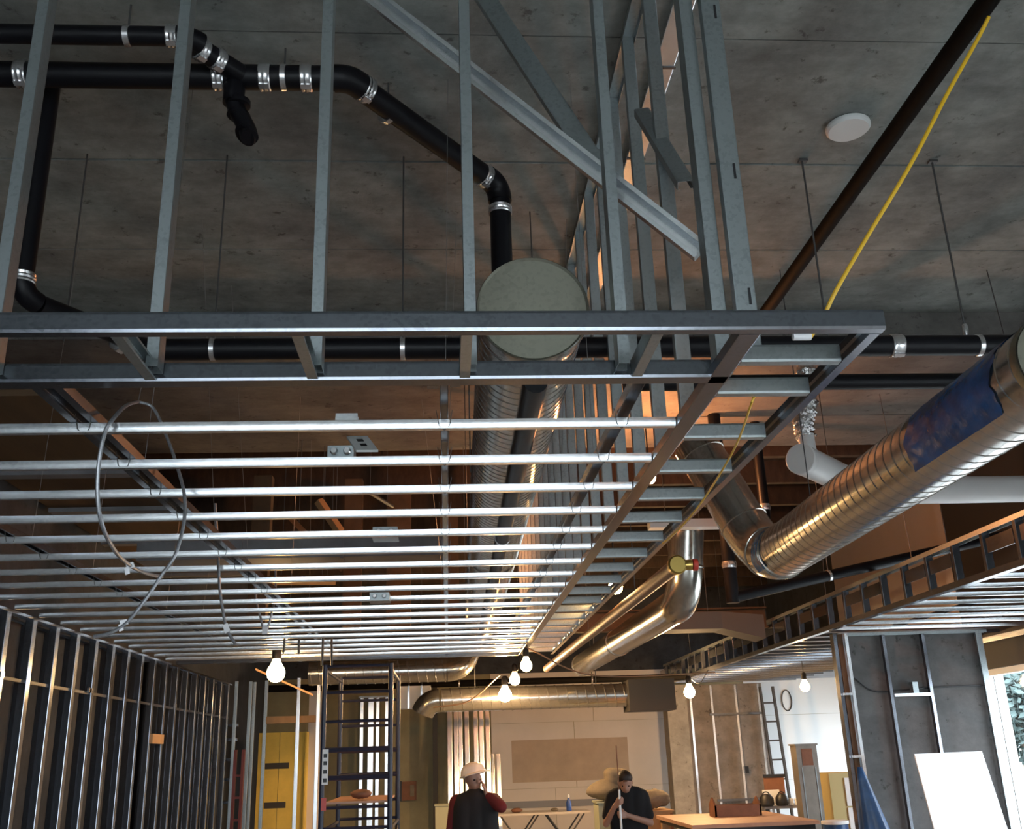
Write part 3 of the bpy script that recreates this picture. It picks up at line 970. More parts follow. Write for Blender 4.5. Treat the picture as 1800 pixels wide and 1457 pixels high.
# white pipe
ZWp = ZC + 2.045
wp = thing('white_pipe', (3.0, 7.6, ZWp), 'thick white plastic pipe with a capped stub behind the taped duct', 'pipe')
S0 = at(1407, 806, Y=7.0); S0.z = ZWp
S1 = S0 + (at(1500, 850, Z=ZWp) - S0) * 1.35
sa = (S1 - S0).normalized()
pipe('stub', [S0, S1], 0.116, 'pvc', wp, 28)
MB().lathe([(0.001, -0.006), (0.112, -0.006), (0.119, 0.0), (0.119, 0.06), (0.116, 0.065)], S0, sa, 32).build('end_cap', 'pvc', wp, True)
pipe('pipe', [S1 - V(0.1, 0, 0), V(6.25, S1.y, ZWp)], 0.116, 'pvc', wp, 28)
MB().lathe([(0.118, -0.1), (0.124, -0.09), (0.124, 0.1), (0.118, 0.11)], S1 + V(0.1, 0, 0), XP, 32).build('tee', 'pvc', wp, True)
F0 = S0 + sa * 0.18 + V(0, 0, 0.1)
F1 = at(1412, 742, Y=7.15); F2 = at(1420, 700, Y=7.15)
pipe('branch', [F0 - V(0, 0, 0.05), F0 + (F1 - F0) * 0.55], 0.062, 'pvc', wp)
fl = MB()
fp = smooth_path([F0 + (F1 - F0) * 0.45, F1, F2, V(F2.x + 0.02, F2.y, ZD)], 10)
fl.tube(fp, 0, 22, True, [0.075 + 0.010 * math.sin(k * 2.1) + random.uniform(-0.006, 0.006) for k in range(len(fp))])
fl.v = [p + V(random.uniform(-1, 1), random.uniform(-1, 1), random.uniform(-1, 1)) * 0.006 for p in fl.v]
fl.build('foil_sleeve', 'foil', wp, False)['label'] = 'crumpled foil sleeve'
for px, py in ((1455, 830),):
    q = at(px, py, Y=7.6)
    MB().tube([(q.x, 7.55, ZWp + 0.1), (q.x, 7.55, ZD)], 0.004, 6).build('hanger_rod', 'rod', wp)

# lower smooth duct
ZL2 = ZC + 1.20
G0, G1 = V(2.03, 8.75, ZL2), V(1.95, 14.6, ZL2)
ld = thing('smooth_duct', G0 + V(0, 0, -0.15), 'smooth round duct with a gold sheen below the elbow', 'duct')
MB().tube([G0, V(1.99, 11.6, ZL2)], 0.150, 32).build('duct_body', 'duct_s', ld, True)
MB().tube([V(1.99, 11.6, ZL2), G1], 0.147, 32).build('duct_body', 'duct_s', ld, True)
MB().lathe([(0.152, -0.03), (0.160, -0.02), (0.160, 0.02), (0.152, 0.03)], (1.99, 11.6, ZL2), YP, 36).build('joint_band', 'duct_s', ld, True)
MB().lathe([(0.149, -0.03), (0.155, -0.02), (0.155, 0.02), (0.149, 0.03)], G1 - V(0, 0.04, 0), YP, 36).build('joint_band', 'duct_s', ld, True)
P_g = V(2.04, 8.42, ZL2)
tg = V(2.10, 8.34, ZC + 1.85)
gb = bend(G0, P_g, tg, 0.30, 8)
MB().tube([G0 + V(0, 0.03, 0)] + gb + [tg], 0.152, 28).build('elbow', 'duct_s', ld, True, angle=60)
MB().lathe([(0.153, -0.012), (0.162, 0), (0.153, 0.012)], gb[-1], tg - gb[-1], 32).build('joint_band', 'duct_s', ld, True)
MB().box(1.72, 2.45, 8.06, 8.18, ZC + 1.77, ZC + 1.84).build('support_bar', 'pvc', ld)['label'] = 'pale flat support bar'

# pipe with brass fitting under the ledge's outer edge
ZT = ZC + 1.10
sp = thing('branch_pipe', (1.40, 6.1, ZT), 'long copper-toned pipe with a brass tee along the ledge', 'pipe')
pipe('pipe', [(1.455, 6.15, ZT), (1.355, 13.8, ZT)], 0.047, 'copper', sp)
MB().lathe([(0.050, -0.03), (0.060, -0.02), (0.060, 0.03), (0.050, 0.04)], (1.456, 6.12, ZT), YP, 24).build('brass_collar', 'brass', sp, True)
MB().lathe([(0.03, 0), (0.034, 0.005), (0.034, 0.05), (0.026, 0.055)], (1.50, 6.12, ZT), XP, 16).build('outlet', 'brass', sp, True)
MB().lathe([(0.03, 0), (0.038, 0.004), (0.038, 0.03), (0.03, 0.034)], (1.555, 6.12, ZT), XP, 16).build('plug', 'redcap', sp, True)['label'] = 'red plug'
for y in (7.4, 9.8, 12.2):
    MB().tube([(1.44 - (y - 6.15) * 0.013, y, ZT + 0.045), (1.44 - (y - 6.15) * 0.013, y, ZD if y < Y_END else ZS - 0.18)], 0.004, 6).build('hanger_rod', 'rod', sp)

# ------------------------------------------------------------------ right soffit frame and its ceiling channels
sf = thing('soffit_frame', (4.1, 12.0, ZP), 'steel stud soffit frame running back on the right', 'steel framing')
ZT2 = ZC + 1.52
stud((4.1, 5.2, ZP), (4.1, 18.9, ZP), XP, UP, 0.07, 0.05, 0, 0.005, 'bottom_track', 'galv', sf)
stud((4.1, 5.2, ZT2), (4.1, 18.9, ZT2), XP, DN, 0.07, 0.04, 0, 0.004, 'top_track', 'galv_d', sf)
q0 = None
for k in range(30):
    y = 5.3 + 0.465 * k
    if q0 is None:
        q0 = stud((4.1, y, ZP + 0.003), (4.1, y, ZT2 - 0.003), XP, YP, 0.062, 0.038, 0.009, 0.003, 'stud', 'galv', sf); y00 = y
    else:
        dup(q0, (0, y - y00, 0), sf)
    if k % 3 != 1:
        MB().box(4.068, 4.074, y + 0.05, y + 0.42, ZP + 0.17, ZP + 0.28).build('cross_strip', 'galv', sf)
for k in range(6):
    y = 6.3 + 2.1 * k
    MB().tube([(4.1, y, ZT2), (4.1 + random.uniform(-0.1, 0.1), y, ZS if y < Y_DROP else (ZD if y < Y_END else ZS - 0.18))], 0.004, 6).build('hanger_rod', 'rod', sf)
rc = thing('ceiling_frame', (5.2, 8.0, ZP), 'ceiling grid of white-lit channels in front of the right window', 'steel framing')
c1 = None
for k in range(12):
    y = 5.35 + 0.467 * k
    if c1 is None:
        c1 = MB().prof(HAT, (4.14, y, ZP), (RIGHT_X - 0.01, y, ZP), YP, UP).build('furring_channel', 'galv_b', rc, True, angle=20); y01 = y
    else:
        dup(c1, (0, y - y01, 0), rc)
for x in (4.9, 5.7):
    stud((x, 5.2, ZK + 0.038), (x, 10.7, ZK + 0.038), XP, DN, 0.04, 0.036, 0, 0.003, 'carrier_channel', 'galv', rc)
stud((RIGHT_X - 0.06, 5.2, ZP - 0.07), (RIGHT_X - 0.06, 11.7, ZP - 0.07), UP, XM, 0.06, 0.04, 0, 0.004, 'edge_track', 'galv_b', rc)
rc2 = thing('ceiling_frame', (6.2, 15.0, ZP), 'grey ceiling grid over the far right room behind the pier', 'steel framing')
c2 = None
for k in range(17):
    y = 11.1 + 0.465 * k
    if c2 is None:
        c2 = MB().prof(HAT, (4.14, y, ZP), (6.46, y, ZP), YP, UP).build('furring_channel', 'galv', rc2); y02 = y
    else:
        dup(c2, (0, y - y02, 0), rc2)
MB().box(4.15, 6.46, 11.1, 19.0, ZP + 0.05, ZP + 0.065).build('board', 'beam', rc2)
MB().box(6.5, 8.55, 16.25, 19.0, ZP + 0.05, ZP + 0.065).build('board', 'beam', rc2)

# dark services above the right ceiling
v = thing('drain_drop', (3.1, 9.2, ZC + 1.8), 'black vertical pipe behind the elbow riser', 'pipe')
pipe('pipe', [(3.1, 9.2, ZC + 1.8), (3.1, 9.2, ZD)], 0.05, 'abs', v)
MB().lathe([(0.054, -0.03), (0.062, 0), (0.054, 0.03)], (3.1, 9.2, ZC + 2.2), UP).build('coupling', 'band', v, True)
vp = thing('drain_branch', (3.3, 8.8, ZC + 1.5), 'black pipe that drops behind the lower duct elbow then slopes right', 'pipe')
pipe('pipe', [(2.62, 8.95, ZC + 1.30), (5.9, 9.4, ZC + 1.98)], 0.05, 'abs', vp)
pipe('pipe', [(2.62, 8.95, ZC + 1.25), (2.62, 8.95, ZD)], 0.06, 'abs', vp)
MB().lathe([(0.064, -0.03), (0.072, 0), (0.064, 0.03)], (2.62, 8.95, ZC + 1.6), UP).build('coupling', 'band', vp, True)
strap((3.6, 9.084, ZC + 1.503), V(3.28, 0.45, 0.68), 0.05, ZD, vp)
strap((4.9, 9.263, ZC + 1.773), V(3.28, 0.45, 0.68), 0.05, ZD, vp)
hb = thing('steel_beam', (2.9, 12.5, ZC + 1.3), 'brown steel beam crossing beyond the lower duct', 'beam')
MB().box(1.4, 4.05, 12.4, 12.55, ZC + 1.42, ZC + 1.44).build('flange', 'ply', hb)
MB().box(1.4, 4.05, 12.4, 12.55, ZC + 1.66, ZC + 1.68).build('flange', 'ply', hb)
MB().box(1.4, 4.05, 12.465, 12.48, ZC + 1.44, ZC + 1.66).build('web', 'ply', hb)
tr_ = thing('transition_duct', (2.9, 11.4, ZC + 1.2), 'flat rectangular duct tapering to the right of the gold duct', 'duct')
CF = [(0, 3, 2, 1), (4, 5, 6, 7), (0, 1, 5, 4), (1, 2, 6, 5), (2, 3, 7, 6), (3, 0, 4, 7)]
MB().add([(2.45, 11.1, ZC + 1.27), (3.1, 11.1, ZC + 1.27), (3.1, 11.5, ZC + 1.27), (2.45, 11.5, ZC + 1.27), (2.45, 11.1, ZC + 1.46), (3.1, 11.1, ZC + 1.46), (3.1, 11.5, ZC + 1.46), (2.45, 11.5, ZC + 1.46)], CF).build('duct_body', 'lintel', tr_)
MB().add([(3.1, 11.1, ZC + 1.27), (3.55, 11.0, ZC + 1.14), (3.55, 11.4, ZC + 1.14), (3.1, 11.5, ZC + 1.27), (3.1, 11.1, ZC + 1.46), (3.55, 11.0, ZC + 1.40), (3.55, 11.4, ZC + 1.40), (3.1, 11.5, ZC + 1.46)], CF).build('taper', 'lintel', tr_)
for x in (2.6, 3.0):
    MB().tube([(x, 11.3, ZC + 1.46), (x, 11.3, ZS + 0.1)], 0.005, 6).build('hanger_rod', 'rod', tr_)

# ------------------------------------------------------------------ things above the left ceiling frame
pw = thing('plywood_soffit', (-2.7, 8.0, ZC + 2.2), 'brown plywood soffit above the ceiling grid on the left', 'plywood')
yy = 5.9
for L in (1.75, 1.2, 1.4, 1.9):
    MB().box(-3.5, -2.42, yy + 0.01, yy + L - 0.03, ZC + 2.2, ZC + 2.24).build('plywood_panel', 'ply', pw)
    MB().box(-3.5, -2.42, yy + L - 0.10, yy + L + 0.02, ZC + 2.16, ZC + 2.198).build('batten', 'beam', pw)
    yy += L
rdct = thing('rectangular_duct', (-1.4, 9.0, ZC + 1.75), 'grey rectangular duct crossing above the middle channels', 'duct')
MB().box(-2.75, 0.0, 8.9, 9.3, ZC + 1.74, ZC + 1.93).build('duct_body', 'beam', rdct)
for x in (-1.85, -0.95):
    MB().box(x, x + 0.03, 8.885, 9.315, ZC + 1.725, ZC + 1.945).build('flange', 'beam', rdct)
for i, (x, y, w) in enumerate(((-1.05, 11.2, 0.10), (-0.55, 11.6, 0.14), (-2.05, 11.0, 0.10), (0.05, 12.9, 0.12))):
    tag(MB().box(x - w, x + w, y - 0.08, y + 0.08, ZC + 1.4, ZS - 0.19).build('timber_post', 'ply'),
        ('narrow brown timber hung above the third carrier bay', 'wide brown timber hung above the middle channels', 'brown timber hung near the left stud wall', 'brown timber hung beside the spiral duct')[i], 'timber')


for i, (a, b, r, m, lab) in enumerate((((505, 905, 9.4), (600, 1000, 10.4), 0.035, 'ply', 'slanting brown timber seen between channels near the grey duct'),
                                        ((560, 880, 9.8), (598, 935, 9.8), 0.05, 'wood', 'short orange timber above the fourth channel'),
                                        ((640, 860, 9.7), (690, 890, 10.6), 0.02, 'rod', 'thin conduit above the middle channels'),
                                        ((590, 1020, 10.8), (470, 1020, 10.8), 0.05, 'wood', 'level timber above the far left channels'))):
    pa, pb = at(a[0], a[1], Y=a[2]), at(b[0], b[1], Y=b[2])
    o = thing('timber_brace' if m != 'rod' else 'conduit', pa, lab, 'timber' if m != 'rod' else 'conduit')
    MB().tube([pa, pb], r, 4 if m != 'rod' else 10).build('bar', m, o)
    for q in (pa * 0.8 + pb * 0.2, pa * 0.2 + pb * 0.8):
        MB().tube([q, V(q.x, q.y, ZD if q.y < Y_END else ZS + 0.1)], 0.004, 6).build('hanger_rod', 'rod', o)


def jbox(x, y, z, s, lab):
    b = thing('junction_box', (x, y, z), lab, 'electrical box')
    MB().box(x - s, x + s, y - s, y + s, z, z + 0.055).build('box', 'galv_d', b)
    MB().box(x - s * 1.06, x + s * 1.06, y - s * 1.06, y + s * 1.06, z - 0.004, z).build('cover_plate', 'galv_d', b)
    for a in (-0.5, 0.5):
        MB().lathe([(0.014, 0), (0.017, 0.006), (0.012, 0.02)], (x + a * s, y - s - 0.004, z + 0.028), YM, 10).build('connector', 'band', b, True)
    return b


pj = at(600, 805, Z=ZP + 0.07)
jbox(pj.x, pj.y + 0.02, ZP + 0.06, 0.055, 'square grey junction box sitting on the second channel')
pk = at(632, 792, Z=ZP + 0.09)
bk = thing('box_bracket', pk, 'perforated flat steel bracket leaning beside the junction box', 'bracket')
bb = MB().obox(pk + V(0.01, 0.0, 0.03), (0.045, 0, 0), (-0.03, 0.09, 0.06), (0, 0.003, -0.004)).build('plate', 'white', bk)
for dz in (-0.3, 0.35):
    MB().obox(pk + V(0.01, -0.006, 0.03) + V(-0.03, 0.09, 0.06) * dz, (0.013, 0, 0), (-0.004, 0.012, 0.008), (0, 0.003, -0.004)).build('hole', 'black', bb)
pu = at(610, 742, Z=ZP + 0.16)
tag(stud(pu + V(-0.045, 0, 0), pu + V(0.045, 0, 0), YP, UP, 0.05, 0.03, 0, 0.003, 'channel_offcut', 'galv_b'), 'short bright channel offcut hanging behind the first channel', 'bracket')
jb2 = at(678, 944, Z=ZP + 0.06)
jbox(jb2.x, jb2.y, ZP + 0.05, 0.07, 'small grey junction box further back above the middle channels')
jb3 = at(668, 1045, Z=ZP - 0.01)
jbox(jb3.x, jb3.y, ZP - 0.06, 0.07, 'far junction box hung under the channels above the scaffold')

# looped armoured cables
lp = [(243, 706, 4.3), (222, 713, 3.75), (200, 735, 3.46), (184, 762, 3.42), (173, 820, 3.42), (172, 880, 3.44), (182, 930, 3.5), (205, 972, 3.7), (232, 996, 3.95), (258, 1008, 4.15), (285, 1014, 4.3)]
loop = thing('armoured_cable', at(243, 706, Y=4.3), 'large oval loop of grey cable hanging at the left', 'cable')
MB().tube(smooth_path([at(x, y, Y=d) for x, y, d in lp]), 0.0075, 8).build('cable', 'cable', loop, True)
lp2 = [(243, 706, 4.3), (268, 716, 4.32), (288, 755, 4.32), (310, 815, 4.3), (324, 870, 4.28), (323, 920, 4.25), (308, 975, 4.22), (283, 1012, 4.22), (258, 1050, 4.2), (225, 1092, 4.2), (195, 1112, 4.2), (165, 1119, 4.2)]
MB().tube(smooth_path([at(x, y, Y=d) for x, y, d in lp2]), 0.0075, 8).build('cable', 'cable', loop, True)
for px, py, d in ((229, 994, 3.93), (218, 1094, 4.2)):
    p = at(px, py, Y=d)
    MB().obox(p, (0.014, 0, 0.003), (0, 0.005, 0), (-0.004, 0, 0.010)).build('tape_flag', 'tag', loop)
    MB().obox(p + V(-0.010, 0, -0.02), (0.008, 0, 0.003), (0, 0.003, 0), (-0.003, 0, 0.014)).build('tape_flag', 'tag', loop)
MB().tube([at(243, 706, Y=4.3), at(243, 690, Y=4.3) + V(0, 0.2, 0.6)], 0.002, 5).build('hanger_wire', 'wire', loop)
lp3 = [(378, 885, 6.2), (382, 950, 6.2), (386, 1030, 6.2), (393, 1080, 6.2), (400, 1108, 6.2), (414, 1133, 6.2)]
tl = thing('armoured_cable', at(414, 1133, Y=6.2), 'single grey cable tail dangling right of the oval loop', 'cable')
MB().tube(smooth_path([at(x, y, Y=d) for x, y, d in lp3]), 0.009, 8).build('cable', 'cable', tl, True)
p = at(398, 1104, Y=6.19)
MB().obox(p, (0.014, 0, 0.008), (0, 0.006, 0), (-0.010, 0, 0.024)).build('tape_flag', 'tag', tl)
lp4 = [(446, 1000, 8.2), (450, 1050, 8.2), (458, 1085, 8.2), (466, 1112, 8.2), (476, 1085, 8.2), (484, 1045, 8.2), (484, 1000, 8.2)]
tl2 = thing('armoured_cable', at(466, 1112, Y=8.2), 'small bundled grey cable loop above the bare bulb on the left', 'cable')
MB().tube(smooth_path([at(x, y, Y=d) for x, y, d in lp4]), 0.009, 8).build('cable', 'cable', tl2, True)
p = at(466, 1108, Y=8.19)
MB().obox(p, (0.022, 0, 0), (0, 0.008, 0), (0, 0, 0.03)).build('tape_flag', 'tag', tl2)
for xa, ya, xb, yb, yd in ((505, 1075, 498, 1150, 10.2), (527, 1068, 525, 1150, 10.2), (568, 1118, 566, 1170, 10.2), (583, 1116, 583, 1170, 10.2)):
    MB().tube([at(xa, ya, Y=yd), at(xb, yb, Y=yd)], 0.012, 8).build('hanging_rod', 'rod', ceil_frame)

# ------------------------------------------------------------------ pier with studs, jamb, sheet, tarp (right)
pr = struct(MB().box(4.32, 5.90, 10.85, 11.05, 0, ZP - 0.005).build('wall_pier', 'pier'), 'grey concrete pier wall at the right')
pf = thing('pier_framing', (5.1, 10.78, 0), 'steel studs standing against the grey concrete pier', 'wall frame')
for px in (1551, 1621):
    x = at(px, 1113, Y=10.74).x
    stud((x, 10.80, 0.02), (x, 10.80, ZP), YP, XP, 0.06, 0.034, 0.008, 0.004, 'stud', 'galv', pf)
stud((5.88, 10.78, 0.02), (5.88, 10.78, ZP), XP, YP, 0.07, 0.036, 0.008, 0.004, 'stud', 'galv_d', pf)
stud((4.3, 10.80, ZP), (5.97, 10.80, ZP), YP, DN, 0.066, 0.03, 0, 0.004, 'top_track', 'galv_d', pf)
xa, xb = at(1551, 1113, Y=10.76).x + 0.03, at(1621, 1113, Y=10.76).x
zz = at(1600, 1221, Y=10.76).z
MB().box(xa, xb, 10.75, 10.80, zz - 0.015, zz + 0.015).build('blocking', 'galv_b', pf)
MB().box((xa + xb) / 2 - 0.01, (xa + xb) / 2 + 0.05, 10.72, 10.80, zz + 0.016, zz + 0.13).build('switch_box', 'galv_d', pf)
MB().tube(smooth_path([(4.42, 10.835, zz + 0.2), (4.6, 10.832, zz + 0.06), (4.9, 10.832, zz + 0.05), (5.2, 10.832, zz + 0.07), (5.9, 10.832, zz + 0.08)]), 0.008, 6).build('cable', 'black', pf, True)
jm = thing('door_jamb', (4.3, 10.75, 0), 'dark steel door jamb between the far room and the pier', 'wall frame')
stud((4.20, 10.76, 0), (4.20, 10.76, ZP - 0.01), YP, XP, 0.10, 0.04, 0.01, 0.004, 'stud', 'galv', jm)
MB().box(4.245, 4.30, 10.70, 10.84, 0, ZP - 0.02).build('filler', 'ply', jm)
stud((4.345, 10.70, 0), (4.345, 10.70, ZP - 0.01), YP, XM, 0.08, 0.036, 0.01, 0.004, 'stud', 'galv_b', jm)
for py in (1220, 1330):
    z = at(1490, py, Y=10.7).z
    MB().box(4.22, 4.32, 10.655, 10.70, z - 0.012, z + 0.012).build('clip', 'band', jm)
dsx = thing('drywall_sheet', (4.75, 9.5, 0), 'bright white drywall sheet leaning in front of the pier', 'drywall')
zt = at(1600, 1325, Y=9.75).z
x0, x1 = at(1595, 1325, Y=9.75).x, at(1742, 1325, Y=9.75).x
MB().add([(x0, 9.15, 0.0), (x1 + 0.1, 9.55, 0.0), (x1 + 0.02, 9.95, zt), (x0, 9.6, zt), (x0, 9.166, 0.0), (x1 + 0.1, 9.566, 0.0), (x1 + 0.02, 9.966, zt), (x0, 9.616, zt)],
         [(0, 3, 2, 1), (4, 5, 6, 7), (0, 1, 5, 4), (1, 2, 6, 5), (2, 3, 7, 6), (3, 0, 4, 7)]).build('sheet', 'sheet', dsx)
MB().box(x0 - 0.012, x0 + 0.002, 9.5, 9.52, 0.4, 0.42).build('edge_chip', 'sheet', dsx)
# blue tarp: a draped cone of cloth
tv, tf = [], []
tp = at(1506, 1348, Y=10.35)
NR, NT = 12, 40
for i in range(NR + 1):
    u = i / NR
    for j in range(NT):
        th = 2 * PI * j / NT
        fold = 1 + 0.22 * u * math.sin(5 * th + 1) + 0.1 * u * math.sin(11 * th)
        rr = (0.03 + 0.34 * u ** 0.9) * fold
        tv.append((tp.x + 0.02 + 0.20 * u + rr * math.cos(th) * 0.85, tp.y + 0.6 * rr * math.sin(th) - 0.02, tp.z - u * tp.z))
tf = [(i * NT + j, i * NT + (j + 1) % NT, (i + 1) * NT + (j + 1) % NT, (i + 1) * NT + j) for i in range(NR) for j in range(NT)] + [tuple(range(NT))]
tag(MB().add(tv, tf).build('tarp', 'tarp', None, True, angle=180), 'blue plastic tarp draped at the foot of the jamb', 'tarp')

# ------------------------------------------------------------------ far right room
ct = struct(MB().box(4.08, 4.46, 18.9, 19.3, 0, ZP).build('column_corner', 'column'), 'pale concrete column at the end of the soffit')
pr2 = struct(MB().box(4.46, 5.98, 19.15, 19.3, 0, ZP).build('wall_pier_far', 'pier_b'), 'brown concrete pier in the far room')
pf2 = thing('pier_framing', (5.2, 19.05, 0), 'pale steel studs against the brown far pier', 'wall frame')
for x in (4.55, 4.95, 5.42, 5.86):
    stud((x, 19.08, 0.02), (x, 19.08, ZP - 0.02), YP, XP, 0.06, 0.04, 0.01, 0.004, 'stud', 'galv_b', pf2)
for z in (0.95, 2.45):
    MB().box(4.9, 5.9, 19.02, 19.05, z - 0.02, z + 0.02).build('blocking', 'galv', pf2)
MB().box(5.46, 5.53, 19.0, 19.06, 1.4, 1.52).build('switch_box', 'black', pf2)
ly = 18.6
sl = thing('step_ladder', (6.05, ly, 0), 'dark narrow ladder leaning beside the far pier', 'ladder')
MB().obox((5.84, ly, 1.45), (0.02, 0, 0), (0, 0.03, 0), (-0.06, 0, 1.45)).build('rail', 'rod', sl)
MB().obox((6.08, ly, 1.45), (0.02, 0, 0), (0, 0.03, 0), (-0.06, 0, 1.45)).build('rail', 'rod', sl)
for k in range(8):
    z = 0.3 + 0.33 * k
    MB().box(5.84 - (z - 1.45) * 0.041, 6.08 - (z - 1.45) * 0.041, ly - 0.02, ly + 0.02, z - 0.015, z + 0.015).build('rung', 'rod', sl)
ring_c = at(1383, 1231, Y=20.37)
tag(MB().tube([ring_c + V(0.10 * math.cos(a * PI / 12), 0, 0.20 * math.sin(a * PI / 12)) for a in range(25)], 0.012, 8, False).build('cable_coil', 'rod', None, True), 'oval coil of dark cable on the white far wall', 'cable')

pd = thing('duct_section', (4.5, 13.0, 0), 'tall grey sheet-metal duct section standing on end', 'duct')
zt = at(1412, 1310, Y=13).z
for x0, x1, y0, y1 in ((4.385, 4.39, 12.9, 13.12), (4.645, 4.65, 12.9, 13.12), (4.39, 4.645, 12.9, 12.905), (4.39, 4.645, 13.115, 13.12)):
    MB().box(x0, x1, y0, y1, 0, zt).build('side', 'post', pd)
MB().box(4.37, 4.665, 12.885, 13.135, zt, zt + 0.02).build('flange', 'post', pd)
MB().box(4.45, 4.585, 12.893, 12.9, zt - 0.24, zt - 0.04).build('dark_patch', 'brownbox', pd)
for x in (4.43, 4.60):
    MB().box(x, x + 0.012, 12.892, 12.9, 0, zt - 0.26).build('rib', 'galv_d', pd)
fc = thing('filing_cabinet', (5.0, 13.3, 0), 'tan four-drawer filing cabinet beside the jamb', 'cabinet')
zt = at(1465, 1358, Y=13.2).z
MB().box(4.80, 5.22, 13.0, 13.6, 0.02, zt).build('body', 'cabinet', fc)
for k in range(4):
    z0 = 0.06 + (zt - 0.1) / 4 * k
    d = MB().box(4.985, 5.21, 12.975, 12.999, z0, z0 + (zt - 0.1) / 4 - 0.02).build('drawer', 'sheet', fc)
    MB().box(5.06, 5.14, 12.955, 12.974, z0 + 0.16, z0 + 0.18).build('handle', 'band', d)
bd = thing('blue_drum', (4.62, 12.5, 0), 'blue bin with a white rim beside the standing duct section', 'bin')
MB().lathe([(0.11, 0), (0.14, 0.03), (0.15, 0.95)], (4.60, 12.45, 0), UP, 20).build('body', 'tarp', bd, True)
MB().lathe([(0.15, 0.95), (0.16, 0.955), (0.16, 0.99), (0.14, 0.99)], (4.60, 12.45, 0), UP, 20).build('rim', 'sheet', bd, True)

# work bench with a long board on it
zb_ = 1.05
wb = thing('work_bench', (3.4, 12.6, 0), 'wide plywood topped work bench in the right foreground', 'table')
MB().box(2.70, 4.15, 11.7, 13.7, zb_ - 0.04, zb_).build('top', 'top', wb)
MB().box(2.74, 4.11, 11.74, 13.66, zb_ - 0.09, zb_ - 0.04).build('apron', 'black', wb)
MB().box(2.72, 4.13, 11.72, 11.76, 0.35, zb_ - 0.10).build('front_panel', 'post', wb)
for x in (2.78, 4.07):
    for y in (11.82, 13.58):
        MB().box(x - 0.045, x + 0.045, y - 0.045, y + 0.045, 0, zb_ - 0.09).build('leg', 'wood', wb)
tb = thing('tool_tray', (3.5, 13.0, zb_), 'reddish brown open tool tray on the work bench', 'tray')
MB().box(3.28, 3.86, 12.9, 12.92, zb_, zb_ + 0.13).build('front', 'brownbox', tb)
MB().box(3.28, 3.86, 13.18, 13.2, zb_, zb_ + 0.13).build('back', 'brownbox', tb)
for x in (3.28, 3.84):
    MB().add([(x, 12.9, zb_), (x + 0.02, 12.9, zb_), (x + 0.02, 13.2, zb_), (x, 13.2, zb_), (x, 12.9, zb_ + 0.13), (x + 0.02, 12.9, zb_ + 0.13), (x + 0.02, 13.2, zb_ + 0.13), (x, 13.2, zb_ + 0.13), (x, 13.05, zb_ + 0.22), (x + 0.02, 13.05, zb_ + 0.22)],
             [(0, 1, 5, 4), (2, 3, 7, 6), (0, 4, 8, 7, 3), (1, 2, 6, 9, 5), (4, 5, 9, 8), (6, 7, 8, 9), (0, 3, 2, 1)]).build('end', 'brownbox', tb)
MB().box(3.3, 3.84, 12.92, 13.18, zb_, zb_ + 0.01).build('bottom', 'brownbox', tb)

# shelf with monitor and clutter at the far right
sh = thing('side_table', (5.3, 16.5, 0), 'dark side table with clutter in the far room', 'table')
MB().box(4.9, 6.2, 16.2, 16.9, 0.93, 0.97).build('top', 'grey', sh)
for x in (4.96, 6.14):
    for y in (16.26, 16.84):
        MB().box(x - 0.025, x + 0.025, y - 0.025, y + 0.025, 0, 0.93).build('leg', 'black', sh)
mo = thing('monitor', (5.35, 16.6, 0.97), 'brown backed monitor on the far side table', 'monitor')
pm = at(1362, 1378, Y=16.6)
MB().box(pm.x - 0.17, pm.x + 0.15, 16.58, 16.63, pm.z - 0.16, pm.z + 0.13).build('housing', 'brownbox', mo)
MB().box(pm.x - 0.19, pm.x + 0.17, 16.57, 16.575, pm.z + 0.10, pm.z + 0.15).build('bezel', 'black', mo)
MB().box(pm.x - 0.03, pm.x + 0.03, 16.6, 16.64, 0.98, pm.z - 0.16).build('stand', 'black', mo)
MB().box(pm.x - 0.12, pm.x + 0.12, 16.5, 16.72, 0.97, 0.985).build('foot', 'black', mo)
pc = at(1362, 1400, Y=16.3)
tag(MB().box(pc.x - 0.14, pc.x + 0.12, 16.42, 16.48, 0.97, 1.20).build('paper_box', 'sheet'), 'white carton in front of the monitor', 'box')
for i, (px, s, m, lab, cat) in enumerate(((1345, 0.10, 'black', 'black tool bag left on the side table', 'bag'), (1372, 0.09, 'black', 'smaller dark tool bag beside the white carton', 'bag'))):
    q = at(px, 1418, Y=16.35)
    b = thing('tool_bag', (q.x, 16.3, 0.97), lab, cat)
    MB().lathe([(s * 0.9, 0), (s * 1.15, 0.03), (s * 1.1, 0.12), (s * 0.7, 0.17), (0.02, 0.18)], (q.x, 16.24, 0.97), UP, 14).build('body', m, b, True)
    MB().tube(arc((q.x, 16.24, 1.12), XP, UP, s * 0.6, 8, 0, PI), 0.009, 6).build('handle', m, b, True)
for i, px in enumerate((1393, 1404)):
    q = at(px, 1416, Y=16.2)
    c = thing('mug', (q.x, 16.25, 0.97), 'white mug on the dark side table, %s of two' % ('left', 'right')[i], 'mug', 'mugs on the side table')
    MB().lathe([(0.03, 0), (0.038, 0.004), (0.040, 0.10), (0.036, 0.10), (0.034, 0.01)], (q.x, 16.25, 0.97), UP, 16).build('cup', 'sheet', c, True)
    MB().tube(arc((q.x + 0.04, 16.25, 1.02), XP, UP, 0.025, 8, -PI / 2, PI / 2), 0.005, 6).build('handle', 'sheet', c, True)

